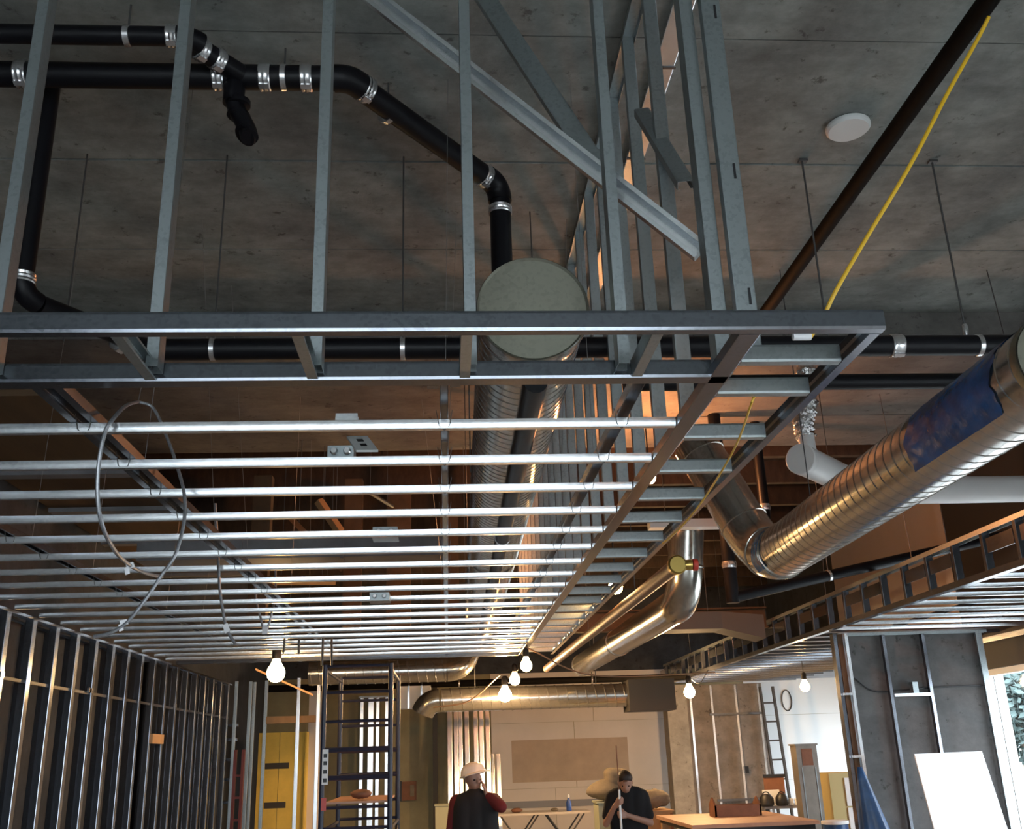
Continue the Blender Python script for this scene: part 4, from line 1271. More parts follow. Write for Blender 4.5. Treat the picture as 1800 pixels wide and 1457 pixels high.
# ------------------------------------------------------------------ far middle: folding table, crates, bottle
ft = thing('folding_table', (1.6, 18.5, 0), 'pale folding table against the far drywall', 'table')
zt = 0.90
MB().box(0.80, 2.45, 18.2, 18.95, zt - 0.035, zt).build('top', 'drywall', ft)
for x0, x1 in ((0.9, 1.55), (1.7, 2.35)):
    for s in (-1, 1):
        MB().tube([(x0 if s > 0 else x1, 18.3, 0.0), (x1 if s > 0 else x0, 18.3, zt - 0.04)], 0.014, 8).build('leg', 'rod', ft, True)
        MB().tube([(x0 if s > 0 else x1, 18.85, 0.0), (x1 if s > 0 else x0, 18.85, zt - 0.04)], 0.014, 8).build('leg', 'rod', ft, True)
bp_ = at(1000, 1418, Y=18.4)
bt = thing('bottle', (bp_.x, 18.4, zt), 'blue and white spray bottle on the folding table', 'bottle')
MB().lathe([(0.04, 0), (0.046, 0.01), (0.046, 0.14), (0.02, 0.19), (0.016, 0.22)], (bp_.x, 18.4, zt), UP, 16).build('body', 'bottle', bt, True)
MB().lathe([(0.018, 0.215), (0.02, 0.22), (0.02, 0.26), (0.012, 0.27)], (bp_.x, 18.4, zt), UP, 12).build('cap', 'sheet', bt, True)
for i, (px, s, m, lab) in enumerate(((908, 0.07, 'brownbox', 'small brown lump left of the folding table top'), (975, 0.05, 'sack', 'small pale bundle in the middle of the folding table'))):
    q = at(px, 1424, Y=18.4)
    c = MB()
    c.ball((q.x, 18.4, zt + s * 0.6), (s * 1.4, s, s * 0.6), 14, 8)
    c.v = [p + V(random.uniform(-1, 1), random.uniform(-1, 1), random.uniform(-0.3, 0.3)) * s * 0.12 for p in c.v]
    tag(c.build('work_glove', m, None, True), lab, 'glove')
cr1 = thing('crate', (2.2, 14.5, 0), 'pale green crate behind the person in the black tee', 'crate')
qa = at(1050, 1412, Y=14.5); qb = at(1098, 1412, Y=14.5)
MB().box(qa.x, qb.x + 0.1, 14.4, 14.9, 0, qa.z).build('body', 'crate', cr1)
MB().box(qa.x - 0.02, qb.x + 0.12, 14.38, 14.92, qa.z, qa.z + 0.02).build('lid', 'crate', cr1)
for k in range(3):
    MB().box(qa.x + 0.01, qb.x + 0.09, 14.385, 14.4, 0.2 + 0.25 * k, 0.24 + 0.25 * k).build('slat', 'crate', cr1)
sack = thing('cement_sack', (qa.x + 0.2, 14.6, qa.z + 0.02), 'tied pale sack on the green crate', 'sack')
def lumpy(c, r, amt, seed):
    rr_ = random.Random(seed)
    ph = [rr_.uniform(0, 6.28) for _ in range(6)]
    b = MB().ball(c, r, 22, 14)
    c = Vector(c)
    b.v = [c + (p - c) * (1 + amt * (math.sin(5 * (p - c).x / r[0] + ph[0]) + math.sin(4 * (p - c).z / r[2] + ph[1]) + math.sin(6 * (p - c).y / r[1] + ph[2]))) for p in b.v]
    return b


lumpy((qa.x + 0.15, 14.6, qa.z + 0.165), (0.27, 0.2, 0.13), 0.05, 3).build('bag', 'sack', sack, True, angle=180)
lumpy((qa.x + 0.30, 14.62, qa.z + 0.33), (0.19, 0.16, 0.12), 0.08, 5).build('rolled_top', 'sack', sack, True, angle=180)
ycab = thing('wooden_box', (2.9, 14.2, 0), 'honey coloured wooden box right of the person in the black tee', 'box')
qa = at(1130, 1428, Y=14.0); qb = at(1182, 1428, Y=14.0)
MB().box(qa.x, qb.x, 14.0, 14.6, 0.02, qa.z).build('body', 'wood', ycab)
MB().box(qa.x - 0.02, qb.x + 0.02, 13.98, 14.62, qa.z, qa.z + 0.02).build('lid', 'wood', ycab)
MB().box(qb.x - 0.03, qb.x + 0.0, 13.985, 14.0, 0.05, qa.z - 0.02).build('corner_strip', 'brownbox', ycab)
hp = MB()
for k in range(1):
    hp.ball(((qa.x + qb.x) / 2, 14.3, qa.z + 0.155), (0.24, 0.18, 0.12), 20, 12)
hp.v = [p + V(random.uniform(-1, 1), random.uniform(-1, 1), random.uniform(-1, 1)) * 0.015 for p in hp.v]
tag(hp.build('cloth_heap', 'sack', None, True, angle=180), 'crumpled tan cloth heap on the honey wooden box', 'cloth')
bx = thing('storage_box', (-0.1, 17.0, 0), 'pale green panel box beside the person in the hard hat', 'box')
qa = at(765, 1417, Y=16.5); qb = at(800, 1417, Y=16.5)
MB().box(qa.x, qb.x + 0.15, 16.5, 16.9, 0, qa.z).build('body', 'crate', bx)
MB().box(qa.x - 0.015, qb.x + 0.165, 16.48, 16.92, qa.z, qa.z + 0.02).build('lid', 'crate', bx)
# standing bundle of steel studs
for i, (px, t_, w) in enumerate(((790, 1242, 9), (801, 1245, 8), (809, 1243, 7), (820, 1240, 8), (836, 1242, 8), (846, 1246, 8), (857, 1243, 8), (867, 1325, 5), (877, 1325, 7))):
    p = at(px, t_, Y=19.6)
    b = stud((p.x, 19.55 + 0.03 * (i % 3), 0), (p.x, 19.9, p.z), XP, YP, w * 20.0 / F_PX * 0.9, 0.04, 0.01, 0.006, 'steel_stud', 'galv_b')
    tag(b, 'loose steel stud leaning on the far wall, number %s from the left of the bundle' % ('one', 'two', 'three', 'four', 'five', 'six', 'seven', 'eight', 'nine')[i], 'stud', 'steel studs leaning on the far wall')
fw2 = thing('stud_wall', (-1.5, 19.9, 0), 'bright studs standing behind the scaffold against the olive wall', 'wall frame')
for px in (636, 652, 664, 680):
    p = at(px, 1250, Y=20.2)
    stud((p.x, 20.2, 0), (p.x, 20.2, 3.0), XP, YP, 0.07 if px != 652 else 0.11, 0.04, 0.01, 0.006, 'stud', 'galv_b', fw2)
MB().box(at(630, 1250, Y=20.2).x, at(684, 1250, Y=20.2).x, 20.2, 20.26, 3.0, 3.03).build('top_track', 'galv_d', fw2)
pbx = at(718, 1390, Y=20.3)
eb = thing('electrical_panel', (pbx.x, 20.3, pbx.z - 0.17), 'small dark electrical panel on the olive far wall', 'electrical box')
MB().box(pbx.x - 0.15, pbx.x + 0.15, 20.3, 20.4, pbx.z - 0.17, pbx.z + 0.17).build('box', 'brownbox', eb)
MB().box(pbx.x + 0.03, pbx.x + 0.11, 20.29, 20.3, pbx.z - 0.1, pbx.z + 0.1).build('breaker', 'sack', eb)
MB().box(pbx.x - 0.16, pbx.x - 0.13, 20.285, 20.3, pbx.z - 0.18, pbx.z + 0.18).build('door_edge', 'black', eb)
cp = struct(MB().box(at(763, 1240, Y=19.9).x - 0.03, at(763, 1240, Y=19.9).x + 0.06, 19.9, 20.0, 0, 3.3).build('trim_1', 'lintel'), 'dark upright trim')
# far ducts
fd = thing('spiral_duct', (0.9, 15.0, ZC + 0.4), 'far spiral duct crossing in front of the drywall', 'duct')
q0_, q1_ = at(775, 1226, Y=15.0), at(1108, 1226, Y=15.0)
q0_.z = q1_.z = (q0_.z + q1_.z) / 2
spiral_duct('duct_body', q0_, q1_, 0.165, 0.14, 0.006, 'duct', fd, 32)
MB().tube(bend(q0_ + V(0.02, 0, 0), q0_ + V(-0.2, 0, 0), q0_ + V(-0.28, 0.05, -0.2), 0.18) , 0.168, 24).build('elbow', 'duct_s', fd, True)
MB().box(q1_.x - 0.06, q1_.x + 0.62, 14.75, 15.3, q1_.z - 0.24, q1_.z + 0.2).build('end_box', 'lintel', fd)
for x in (q0_.x + 0.5, q1_.x - 0.5):
    MB().tube([(x, 15.0, q0_.z + 0.16), (x, 15.0, ZS + 0.1)], 0.006, 6).build('hanger_rod', 'rod', fd)
fd2 = thing('spiral_duct', (-0.7, 14.0, ZC + 0.9), 'dark far spiral duct just below the end of the ceiling grid', 'duct')
q2, q3 = at(596, 1180, Y=14.0), at(785, 1180, Y=14.0)
q2.z = q3.z = (q2.z + q3.z) / 2
spiral_duct('duct_body', q2 - V(0.4, 0, 0), q3, 0.155, 0.12, 0.006, 'duct', fd2, 32)
MB().tube(bend(q3 - V(0.02, 0, 0), q3 + V(0.2, 0, 0), q3 + V(0.34, 0.2, 0.3), 0.2) + [q3 + V(0.36, 0.22, 0.36)], 0.158, 24).build('elbow', 'duct_s', fd2, True)
qb = at(730, 1225, Y=16.0)
wb2 = thing('insulated_box', (qb.x, 16.0, qb.z - 0.16), 'pale wrapped duct box hanging left of the far spiral duct', 'duct')
MB().box(qb.x - 0.29, qb.x + 0.24, 15.9, 16.3, qb.z - 0.17, qb.z + 0.16).build('box', 'sheet', wb2)
for x in (-0.1, 0.1):
    MB().box(qb.x + x - 0.015, qb.x + x + 0.015, 15.895, 16.305, qb.z - 0.175, qb.z + 0.165).build('strap', 'band', wb2)
    MB().tube([(qb.x + x, 16.1, qb.z + 0.16), (qb.x + x, 16.1, ZS + 0.1)], 0.005, 6).build('hanger_rod', 'rod', wb2)
qd = at(950, 1197, Y=16.8); qe = at(1168, 1190, Y=16.8)
gp = thing('gas_pipe', (0.5, 16.8, qd.z), 'black pipe crossing above the far spiral duct', 'pipe')
pipe('pipe', [V(-2.9, 16.8, qd.z), V(4.0, 16.8, qd.z)], 0.055, 'iron', gp)
for x in (-2.0, 0.2, 2.4):
    strap((x, 16.8, qd.z), XP, 0.055, ZS + 0.1, gp)

# ------------------------------------------------------------------ far left end: stud frames, sheathing, ladder
fe = thing('stud_wall', (-2.6, 15.9, 0), 'short stud partition with a doorway at the far left', 'wall frame')
for px, y in ((415, 15.8), (440, 15.9), (447, 16.05), (468, 15.8), (525, 15.5), (560, 15.4)):
    x = at(px, 1215, Y=y).x
    stud((x, y, 0), (x, y, ZP + 0.05), XP, YP, 0.05, 0.04, 0.01, 0.004, 'stud', 'galv_d' if px < 500 else 'galv_b', fe)
z = at(500, 1265, Y=15.8).z
MB().box(at(468, 1265, Y=15.8).x, at(562, 1265, Y=15.8).x, 15.78, 15.86, z - 0.05, z + 0.05).build('header', 'wood', fe)
for py in (1275, 1300, 1335, 1370, 1410):
    z = at(405, py, Y=15.85).z
    MB().box(at(398, 1300, Y=15.85).x, at(418, 1300, Y=15.85).x, 15.83, 15.87, z - 0.02, z + 0.02).build('blocking', 'galv', fe)
ys_ = thing('sheathing', (-2.3, 17.0, 0), 'yellow wall sheathing sheets seen through the doorway', 'sheathing')
ya_ = 17.0
xs0, xs1 = at(466, 1300, Y=ya_).x - 0.1, at(540, 1300, Y=ya_).x
zt = at(500, 1287, Y=ya_).z
xm = at(492, 1300, Y=ya_).x
MB().box(xs0, xm - 0.004, ya_, ya_ + 0.02, 0, zt).build('sheathing_panel', 'sheath', ys_)
MB().box(xm + 0.004, xs1, ya_, ya_ + 0.02, 0, zt).build('sheathing_panel', 'sheath', ys_)
MB().add([(xs1 - 0.02, ya_ - 0.05, 0), (xs1 + 0.0, ya_ - 0.05, 0), (xs1 + 0.0, ya_ + 0.9, 0), (xs1 - 0.02, ya_ + 0.9, 0), (xs1 - 0.02, ya_ - 0.05, zt), (xs1, ya_ - 0.05, zt), (xs1, ya_ + 0.9, zt), (xs1 - 0.02, ya_ + 0.9, zt)],
         [(0, 3, 2, 1), (4, 5, 6, 7), (0, 1, 5, 4), (1, 2, 6, 5), (2, 3, 7, 6), (3, 0, 4, 7)]).build('sheathing_panel', 'sheath', ys_)
for py, pxa, pxb in ((1346, 466, 508), (1415, 464, 502)):
    z = at(490, py, Y=ya_ - 0.005).z
    MB().box(at(pxa, py, Y=ya_).x, at(pxb, py, Y=ya_).x, ya_ - 0.006, ya_ - 0.001, z - 0.045, z + 0.045).build('print_band', 'print', ys_)
stf = struct(MB().box(at(540, 1300, Y=17.2).x + 0.01, at(566, 1300, Y=17.2).x, 17.2, 17.3, 0, ZP).build('wall_stub', 'drywall'), 'pale wall stub beside the doorway')
rl = thing('extension_ladder', (-3.05, 15.0, 0), 'red fibreglass ladder at the end of the left wall', 'ladder')
xa_, xb_ = at(410, 1400, Y=15.0).x, at(424, 1400, Y=15.0).x
zt = at(416, 1318, Y=15.0).z
for x in (xa_, xb_):
    MB().box(x - 0.02, x + 0.02, 14.97, 15.03, 0, zt).build('rail', 'red', rl)
for k in range(6):
    z = 0.25 + 0.29 * k
    MB().box(xa_ + 0.02, xb_ - 0.02, 14.98, 15.02, z - 0.015, z + 0.015).build('rung', 'red', rl)

# ------------------------------------------------------------------ rolling scaffold
YS0, YS1 = 10.5, 12.1
sx0, sx1 = at(571, 1200, Y=YS0).x, at(687, 1200, Y=YS0).x
sc = thing('scaffold', (-0.9, 11.3, 0), 'tall dark blue rolling scaffold with a plywood deck', 'scaffold')
ztop = at(600, 1168, Y=YS0).z
for y in (YS0, YS1):
    for x in (sx0, sx1):
        MB().tube([(x, y, 0.1), (x, y, ztop)], 0.026, 10).build('post', 'scaf', sc, True)
        MB().lathe([(0.05, -0.018), (0.06, -0.01), (0.06, 0.01), (0.05, 0.018)], (x, y, 0.06), XP, 14).build('caster', 'black', sc, True)
    for py in (1170, 1216, 1267, 1317, 1366, 1418, 1455, 1500, 1550):
        z = at(630, py, Y=YS0).z
        rr = 0.026 if py in (1317, 1366) else 0.016
        MB().tube([(sx0, y, z), (sx1, y, z)], rr, 8).build('rung', 'scaf', sc, True)
for x in (sx0, sx1):
    for z in (ztop - 0.05, 1.2, 0.4):
        MB().tube([(x, YS0, z), (x, YS1, z)], 0.018, 8).build('side_rail', 'scaf', sc, True)
    MB().tube([(x, YS0, 0.5), (x, YS1, 1.15)], 0.012, 8).build('cross_brace', 'scaf', sc, True)
zdk = at(630, 1418, Y=YS0).z + 0.03
MB().box(sx0 + 0.03, sx1 - 0.03, YS0 + 0.03, YS1 - 0.03, zdk, zdk + 0.02).build('deck', 'top', sc)
px_ = at(577, 1345, Y=YS0 - 0.02)
MB().box(sx0 + 0.0, sx0 + 0.06, YS0 - 0.03, YS0 - 0.026, px_.z - 0.18, px_.z + 0.15).build('decal', 'sheet', sc)
for dz in (-0.14, -0.06, 0.02, 0.09):
    MB().box(sx0 + 0.012, sx0 + 0.048, YS0 - 0.032, YS0 - 0.0305, px_.z + dz - 0.018, px_.z + dz + 0.018).build('decal_letter', 'black', sc)
MB().box(sx0 + 0.0, sx0 + 0.05, YS0 - 0.03, YS0 - 0.026, px_.z - 0.42, px_.z - 0.30).build('decal', 'redcap', sc)
gl = MB().ball(((sx0 + sx1) / 2 + 0.02, YS0 + 0.4, zdk + 0.075), (0.11, 0.12, 0.045), 16, 10)
gl.v = [p + V(random.uniform(-1, 1), random.uniform(-1, 1), random.uniform(-0.5, 0.5)) * 0.008 for p in gl.v]
tag(gl.build('tool_pouch', 'brownbox', None, True, angle=180), 'dark brown tool pouch lying on the scaffold deck', 'pouch')

# ------------------------------------------------------------------ temporary lamps
BULBS = []


def lamp(p, r, label, cord_to=None, m='bulb'):
    p = Vector(p)
    t = thing('temporary_lamp', p + V(0, 0, -r), label, 'lamp', None)
    pr_ = [(0.001, -r), (r * 0.5, -r * 0.87), (r * 0.87, -r * 0.5), (r, 0), (r * 0.9, r * 0.45), (r * 0.62, r * 0.9), (r * 0.42, r * 1.3), (r * 0.40, r * 1.5)]
    MB().lathe(pr_, p, UP, 18).build('bulb', m, t, True)
    MB().lathe([(r * 0.45, r * 1.45), (r * 0.52, r * 1.5), (r * 0.52, r * 2.6), (r * 0.3, r * 2.9)], p, UP, 14).build('socket', 'black', t, True)
    if cord_to is not None:
        MB().tube(smooth_path([p + V(0, 0, r * 2.8), (p + Vector(cord_to)) / 2 + V(0, 0, -0.03), cord_to], 6), 0.007, 6).build('cord', 'black', t, True)
    BULBS.append(p)
    return t


b1, b2, b3 = at(925, 1170, Z=ZC + 0.93), at(905, 1195, Z=ZC + 0.92), at(888, 1222, Z=ZC + 0.90)
b3 = at(888, 1222, Y=14.2)
lamp(b1, 0.066, 'glowing bare bulb nearest along the inner track', (0.9, b1.y + 0.1, ZP + 0.0), 'bulb_d')
lamp(b2, 0.07, 'glowing bare bulb between two others under the track end', (0.9, 12.28, ZP), 'bulb_d')
lamp(b3, 0.09, 'glowing bare bulb lowest and farthest of the string', b2 + V(0, 0, 0.2), 'bulb_m')
bL = at(485, 1183, Y=11.2)
lamp(bL, 0.10, 'big glowing bulb at the far left above the doorway', (bL.x, 11.392, ZP + 0.002), 'bulb_l')
bR = at(1212, 1217, Y=15.5)
lamp(bR, 0.085, 'glowing bulb beside the pale column at the soffit end', (4.06, 15.6, ZP + 0.0))
bR2 = at(1415, 1207, Y=14.5)
lamp(bR2, 0.07, 'glowing bulb in front of the white far wall at right', (bR2.x, 14.5, ZP), 'bulb_d')
bT = V(1.95, 9.0, ZC + 2.46)
lamp(bT, 0.06, 'glowing bulb close under the slab right of the side studs', (bT.x, 9.0, ZD), 'bulb_w')
bU = at(1082, 1032, Y=8.1)
lamp(bU, 0.06, 'glowing bulb behind the ledge rungs beside the copper-toned pipe', (bU.x, 8.1, ZD), 'bulb_d')
# light strings
for i, pts in enumerate(((b1 + V(0, 0, 0.2), b1 + V(1.0, 1.5, -0.02), V(4.0, 15.0, bR.z + 0.25)), (b3 + V(-0.06, 0, 0.28), b3 + V(-0.5, 0.2, -0.05), b3 + V(-1.0, 0.3, -0.12)))):
    tag(MB().tube(smooth_path(pts), 0.010, 6).build('light_string', 'copper', None, True), ('thin cable sagging from the bulbs towards the soffit', 'thin cable trailing left from the lowest bulb')[i], 'cable')
MB().obox((at(470, 1185, Y=12.0) + at(530, 1213, Y=12.0)) / 2, (at(530, 1213, Y=12.0) - at(430, 1168, Y=12.0)) / 2, (0, 0.03, 0), (0, 0, 0.012)).build('rail', 'wood', fe)


# ------------------------------------------------------------------ people
def body_mesh(name, parts, m, parent, voxel=0.014, balls=(), smooth=6):
    b = MB()
    for a, c, ra, rb in parts:
        b.cone(a, c, ra, rb)
    for c, r in balls:
        b.ball(c, r, 18, 12)
    o = b.build(name, m, parent, True, angle=180)
    rm = o.modifiers.new('union', 'REMESH')
    rm.mode = 'VOXEL'
    rm.voxel_size = voxel
    rm.use_smooth_shade = True
    sm_ = o.modifiers.new('soften', 'SMOOTH')
    sm_.factor = 0.5
    sm_.iterations = smooth
    return o


def hand(parts, wrist, dirn, palm_n, side, curl=0.5, scale=1.0):
    """Palm, four fingers of unequal length with a bend, and a thumb from the side of the palm."""
    w, d, n, s = Vector(wrist), Vector(dirn).normalized(), Vector(palm_n).normalized(), Vector(side).normalized()
    e = w + d * 0.085 * scale
    for k in (-1, 0, 1):
        parts.append((w + s * k * 0.018, e + s * k * 0.026, 0.017, 0.016))
    for k, L in ((-1.5, 0.060), (-0.5, 0.072), (0.5, 0.078), (1.5, 0.070)):
        a = e + s * k * 0.020
        mid = a + (d * math.cos(curl * 0.6) + n * math.sin(curl * 0.6)) * L * 0.5 * scale
        tip = mid + (d * math.cos(curl * 1.7) + n * math.sin(curl * 1.7)) * L * 0.55 * scale
        parts.append((a, mid, 0.0095, 0.009))
        parts.append((mid, tip, 0.009, 0.0075))
    tb_ = w + d * 0.028 + s * 0.035
    tm = tb_ + (s * 0.6 + d * 0.7 + n * 0.25).normalized() * 0.04
    parts.append((tb_, tm, 0.012, 0.011))
    parts.append((tm, tm + (d + n * 0.6).normalized() * 0.032, 0.0105, 0.009))


def face(head, fwd, right, parent, r):
    """Eyes, ears, mouth on the head; nose comes with the body mesh."""
    up = fwd.cross(right) * -1
    for s in (-1, 1):
        MB().ball(head + fwd * r * 0.93 + right * s * r * 0.38 + up * 0.005, (0.013, 0.013, 0.009), 10, 6).build('eye', 'eye', parent, True)
    a = head + fwd * r * 0.90 - up * r * 0.62
    MB().obox(a, right * 0.024, fwd * 0.012, up * 0.004).build('mouth', 'brownbox', parent)


# person one: hard hat, red sleeves, dark vest, hand at the ear, turned a little to the right
Y1 = 10.9
hx = at(832, 1365, Y=Y1)
top1 = at(830, 1340, Y=Y1).z
base = V(at(836, 1450, Y=Y1).x, Y1, 0)
sh1 = top1 - 0.36                       # shoulder line
p1 = thing('person', base, 'person in a white hard hat and dark vest with one hand raised to the ear', 'person')
f1 = V(0.45, -0.85, -0.12).normalized()
r1 = V(f1.y, -f1.x, 0).normalized() * -1
H1 = V(hx.x, Y1, top1 - 0.155)
neck = V(base.x - 0.005, Y1 + 0.01, sh1 + 0.03)
hipz = sh1 - 0.53
parts = [(neck, H1 - V(0, 0, 0.06), 0.058, 0.055)]
balls = [(H1, (0.078, 0.092, 0.115)), (H1 + f1 * 0.035 - V(0, 0, 0.055), (0.055, 0.06, 0.055))]
parts.append((H1 + f1 * 0.085 + V(0, 0, 0.015), H1 + f1 * 0.105 - V(0, 0, 0.025), 0.012, 0.016))     # nose
for s in (-1, 1):
    balls.append((H1 + V(s * 0.078, 0.0, -0.01), (0.012, 0.02, 0.03)))
sR = V(base.x + 0.19, Y1, sh1 - 0.02)      # image-right shoulder (raised arm)
sL = V(base.x - 0.19, Y1 + 0.02, sh1 - 0.02)
elR = V(at(886, 1420, Y=Y1 - 0.12).x - 0.03, Y1 - 0.14, at(886, 1418, Y=Y1 - 0.12).z)
wrR = H1 + V(0.125, -0.06, -0.15)
elL = sL + V(-0.06, 0.02, -0.30)
wrL = elL + V(-0.02, -0.08, -0.25)
parts += [(elR, wrR, 0.036, 0.027), (elL, wrL, 0.036, 0.027)]
hand(parts, wrR, V(-0.25, 0.10, 1), V(-1, 0.1, 0.0), V(0, -1, 0.1), 0.55)
hand(parts, wrL, V(0.05, -0.15, -1), V(0.9, 0, 0), V(0, -1, 0), 0.6)
for s in (-1, 1):
    parts.append((V(base.x + s * 0.10, Y1, 0.5), V(base.x + s * 0.11, Y1, 0.12), 0.06, 0.045))
parts += [(neck, V(base.x, Y1, hipz), 0.07, 0.10), (V(base.x - 0.1, Y1, sh1 - 0.06), V(base.x + 0.1, Y1, sh1 - 0.06), 0.06, 0.06), (sR, elR, 0.045, 0.038), (sL, elL, 0.045, 0.038), (V(base.x, Y1, sh1 - 0.06), sR, 0.05, 0.05), (V(base.x, Y1, sh1 - 0.06), sL, 0.05, 0.05)]
for s in (-1, 1):
    parts.append((V(base.x + s * 0.07, Y1, hipz), V(base.x + s * 0.10, Y1, 0.5), 0.08, 0.055))
body_mesh('body', parts, 'skin', p1, 0.009, balls, 3)
face(H1, f1, r1, p1, 0.09)
body_mesh('sleeves', [(V(base.x - 0.12, Y1, sh1 - 0.05), V(base.x + 0.12, Y1, sh1 - 0.05), 0.11, 0.11), (sR, elR, 0.080, 0.062), (elR, elR + (wrR - elR) * 0.78, 0.062, 0.046), (sL, elL, 0.078, 0.060), (elL, elL + (wrL - elL) * 0.86, 0.058, 0.046)], 'shirt_red', p1, 0.012, (), 12)
body_mesh('vest', [(V(base.x - 0.11, Y1, sh1 - 0.05), V(base.x - 0.12, Y1, hipz), 0.125, 0.135), (V(base.x + 0.11, Y1, sh1 - 0.05), V(base.x + 0.12, Y1, hipz), 0.125, 0.135), (V(base.x, Y1, sh1 + 0.0), V(base.x, Y1, hipz - 0.03), 0.125, 0.15), (neck - V(0, 0, 0.04), neck + V(0, 0, 0.03), 0.085, 0.072)], 'vest', p1, 0.013, (), 26)
body_mesh('trousers', [(V(base.x - 0.1, Y1, hipz), V(base.x + 0.1, Y1, hipz), 0.125, 0.125), (V(base.x - 0.09, Y1, hipz), V(base.x - 0.10, Y1 - 0.02, hipz / 2), 0.10, 0.075), (V(base.x - 0.10, Y1 - 0.02, hipz / 2), V(base.x - 0.11, Y1, 0.12), 0.075, 0.062), (V(base.x + 0.09, Y1, hipz), V(base.x + 0.10, Y1 - 0.02, hipz / 2), 0.10, 0.075), (V(base.x + 0.10, Y1 - 0.02, hipz / 2), V(base.x + 0.11, Y1, 0.12), 0.075, 0.062)], 'jeans', p1, 0.014)
for s in (-1, 1):
    body_mesh('boot', [(V(base.x + s * 0.11, Y1 + 0.03, 0.05), V(base.x + s * 0.12, Y1 - 0.14, 0.042), 0.05, 0.042), (V(base.x + s * 0.11, Y1 + 0.02, 0.06), V(base.x + s * 0.11, Y1 + 0.02, 0.16), 0.05, 0.055)], 'brownbox', p1, 0.012)
# hard hat tipped forward
tilt = (UP * 1.0 + V(-0.22, 0.10, 0)).normalized()
hc = H1 + V(0, 0, 0.045)
hat = MB().lathe([(0.148, -0.012), (0.150, -0.006), (0.134, 0.004), (0.130, 0.02), (0.122, 0.048), (0.102, 0.078), (0.072, 0.099), (0.036, 0.110), (0.001, 0.113)], hc, tilt, 28).build('hard_hat', 'hat', p1, True)
br_ = (f1 - tilt * f1.dot(tilt)).normalized()
bs_ = tilt.cross(br_)
vv = []
for k in range(9):
    a = R(-60 + 15 * k)
    vv += [hc + (br_ * math.cos(a) + bs_ * math.sin(a)) * 0.13 + tilt * 0.004, hc + (br_ * math.cos(a) + bs_ * math.sin(a)) * (0.145 + 0.055 * math.cos(a)) - tilt * 0.016]
vv += [p - tilt * 0.006 for p in vv]
ff = [(2 * k, 2 * k + 1, 2 * k + 3, 2 * k + 2) for k in range(8)] + [(18 + 2 * k, 18 + 2 * k + 2, 18 + 2 * k + 3, 18 + 2 * k + 1) for k in range(8)] + [(2 * k + 1, 18 + 2 * k + 1, 18 + 2 * k + 3, 2 * k + 3) for k in range(8)]
MB().add(vv, ff).build('brim', 'hat', hat, True)

# person two: black tee, head bowed, holding a pole
Y2 = 12.0
b2x = at(1105, 1450, Y=Y2).x
top2 = at(1098, 1353, Y=Y2).z
p2 = thing('person', (b2x, Y2, 0), 'bare-headed person in a black t-shirt gripping an upright pole', 'person')
sh2 = at(1108, 1392, Y=Y2).z
H2 = V(at(1099, 1373, Y=Y2 - 0.08).x, Y2 - 0.08, top2 - 0.125)
f2 = V(-0.15, -0.85, -0.5).normalized()
r2 = V(1, -0.17, 0).normalized()
neck2 = V(b2x - 0.01, Y2 + 0.02, sh2 + 0.02)
hip2 = sh2 - 0.52
sR2, sL2 = V(b2x + 0.18, Y2 + 0.02, sh2 - 0.05), V(b2x - 0.17, Y2 + 0.0, sh2 - 0.05)
pole_x = at(1091, 1430, Y=Y2 - 0.34).x
grip1 = V(pole_x, Y2 - 0.33, at(1091, 1408, Y=Y2 - 0.34).z)
grip2 = V(pole_x, Y2 - 0.33, at(1091, 1432, Y=Y2 - 0.34).z)
elL2 = sL2 + V(-0.10, -0.10, -0.27)
elR2 = sR2 + V(0.06, -0.08, -0.28)
wr1 = grip1 + V(-0.05, 0.05, -0.05)
wr2 = grip2 + V(0.075, 0.06, -0.01)
parts = [(neck2, H2 - V(0, -0.03, 0.05), 0.055, 0.052), (sL2 + (elL2 - sL2) * 0.5, elL2, 0.045, 0.040), (elL2, wr1, 0.040, 0.027), (sR2 + (elR2 - sR2) * 0.5, elR2, 0.045, 0.040), (elR2, wr2, 0.040, 0.027)]
parts.append((H2 + f2 * 0.085 + V(0, 0, 0.01), H2 + f2 * 0.108 - V(0, 0, 0.02), 0.011, 0.015))
balls = [(H2, (0.076, 0.095, 0.110)), (H2 + f2 * 0.045 - V(0, 0, 0.05), (0.052, 0.055, 0.05))]
for s in (-1, 1):
    balls.append((H2 + V(s * 0.077, 0.01, -0.01), (0.012, 0.02, 0.03)))
hand(parts, wr1, V(0.55, -0.55, 0.45), V(0.5, 0.8, 0.0), V(0, 0, 1), 1.1)
hand(parts, wr2, V(-0.8, -0.55, 0.1), V(-0.2, 0.9, 0), V(0, 0, 1), 1.1)
for s in (-1, 1):
    parts.append((V(b2x + s * 0.10, Y2, 0.5), V(b2x + s * 0.11, Y2, 0.12), 0.058, 0.044))
parts += [(neck2, V(b2x, Y2, hip2), 0.07, 0.10), (V(b2x, Y2, sh2 - 0.07), sR2, 0.05, 0.05), (V(b2x, Y2, sh2 - 0.07), sL2, 0.05, 0.05), (sR2, elR2, 0.045, 0.038), (sL2, elL2, 0.045, 0.038)]
for s in (-1, 1):
    parts.append((V(b2x + s * 0.07, Y2, hip2), V(b2x + s * 0.10, Y2, 0.5), 0.08, 0.055))
body_mesh('body', parts, 'skin', p2, 0.009, balls, 3)
face(H2, f2, r2, p2, 0.09)
body_mesh('hair', [], 'hair', p2, 0.010, [(H2 + V(0.0, 0.004, 0.040), (0.088, 0.104, 0.088)), (H2 + V(0, 0.05, -0.01), (0.080, 0.06, 0.08))], 4)
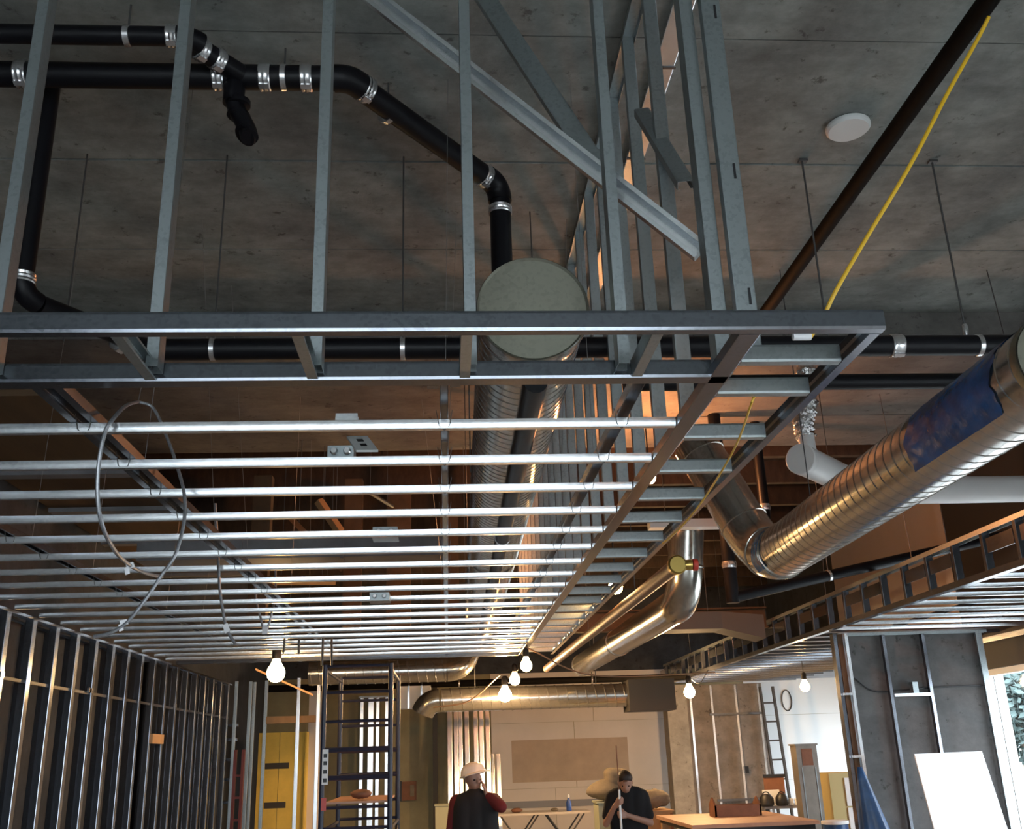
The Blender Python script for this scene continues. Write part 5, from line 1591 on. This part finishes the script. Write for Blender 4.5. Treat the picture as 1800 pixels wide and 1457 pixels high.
body_mesh('tshirt', [(V(b2x - 0.10, Y2, sh2 - 0.06), V(b2x - 0.09, Y2, hip2), 0.12, 0.12), (V(b2x + 0.10, Y2, sh2 - 0.06), V(b2x + 0.10, Y2, hip2), 0.125, 0.125), (V(b2x, Y2, sh2 - 0.03), V(b2x, Y2, hip2), 0.125, 0.14), (sR2, sR2 + (elR2 - sR2) * 0.72, 0.085, 0.072), (sL2, sL2 + (elL2 - sL2) * 0.72, 0.082, 0.070)], 'tee', p2, 0.013, (), 22)
body_mesh('trousers', [(V(b2x - 0.09, Y2, hip2), V(b2x + 0.1, Y2, hip2), 0.12, 0.12), (V(b2x - 0.09, Y2, hip2), V(b2x - 0.10, Y2 - 0.02, hip2 / 2), 0.10, 0.073), (V(b2x - 0.10, Y2 - 0.02, hip2 / 2), V(b2x - 0.11, Y2, 0.12), 0.073, 0.06), (V(b2x + 0.09, Y2, hip2), V(b2x + 0.10, Y2 - 0.02, hip2 / 2), 0.10, 0.073), (V(b2x + 0.10, Y2 - 0.02, hip2 / 2), V(b2x + 0.11, Y2, 0.12), 0.073, 0.06)], 'jeans', p2, 0.014)
for s in (-1, 1):
    body_mesh('boot', [(V(b2x + s * 0.11, Y2 + 0.03, 0.05), V(b2x + s * 0.12, Y2 - 0.14, 0.042), 0.05, 0.042), (V(b2x + s * 0.11, Y2 + 0.02, 0.06), V(b2x + s * 0.11, Y2 + 0.02, 0.16), 0.05, 0.055)], 'brownbox', p2, 0.012)
pl = thing('pole', (pole_x, Y2 - 0.33, 0), 'thin pale upright pole held by the person in black', 'pole')
MB().tube([(pole_x, Y2 - 0.33, 0.0), (pole_x, Y2 - 0.33, grip1.z + 0.12)], 0.013, 10).build('shaft', 'sheet', pl, True)
MB().tube([(pole_x, Y2 - 0.33, grip1.z + 0.12), (pole_x, Y2 - 0.33, at(1094, 1310, Y=Y2 - 0.33).z)], 0.006, 8).build('rod', 'brownbox', pl, True)

# ------------------------------------------------------------------ trees outside the visible window
for i, (x, y, h, r) in enumerate(((17.7, 31, 5.0, 2.0), (23.6, 40.5, 6.6, 3.0), (15.2, 26.6, 4.0, 1.1))):
    t = thing('tree', (x, y, -0.2), ('leafy tree outside the right window, nearest the lintel', 'taller leafy tree behind the others outside the window', 'slim leafy tree outside the right window')[i], 'tree', None)
    MB().tube([(x, y, -0.2), (x + 0.1, y, h * 0.4), (x, y + 0.1, h * 0.8)], 0, 8, True, [0.22, 0.16, 0.05]).build('trunk', 'bark', t, True)
    lv = MB()
    for k in range(2600):
        a, b_, q = random.uniform(0, 2 * PI), random.uniform(-1, 1), random.random() ** 0.4
        c = V(x + r * q * math.cos(a) * math.sqrt(1 - b_ * b_), y + r * q * math.sin(a) * math.sqrt(1 - b_ * b_), h * 0.65 + h * 0.36 * q * b_)
        u = V(random.uniform(-1, 1), random.uniform(-1, 1), random.uniform(-1, 1)).normalized()
        w = u.orthogonal().normalized()
        s = random.uniform(0.08, 0.18)
        lv.add([c - u * s, c + w * s * 0.5, c + u * s, c - w * s * 0.5], [(0, 1, 2, 3)])
    f_ = lv.build('foliage', 'leaf', t)
    f_['kind'] = 'stuff'
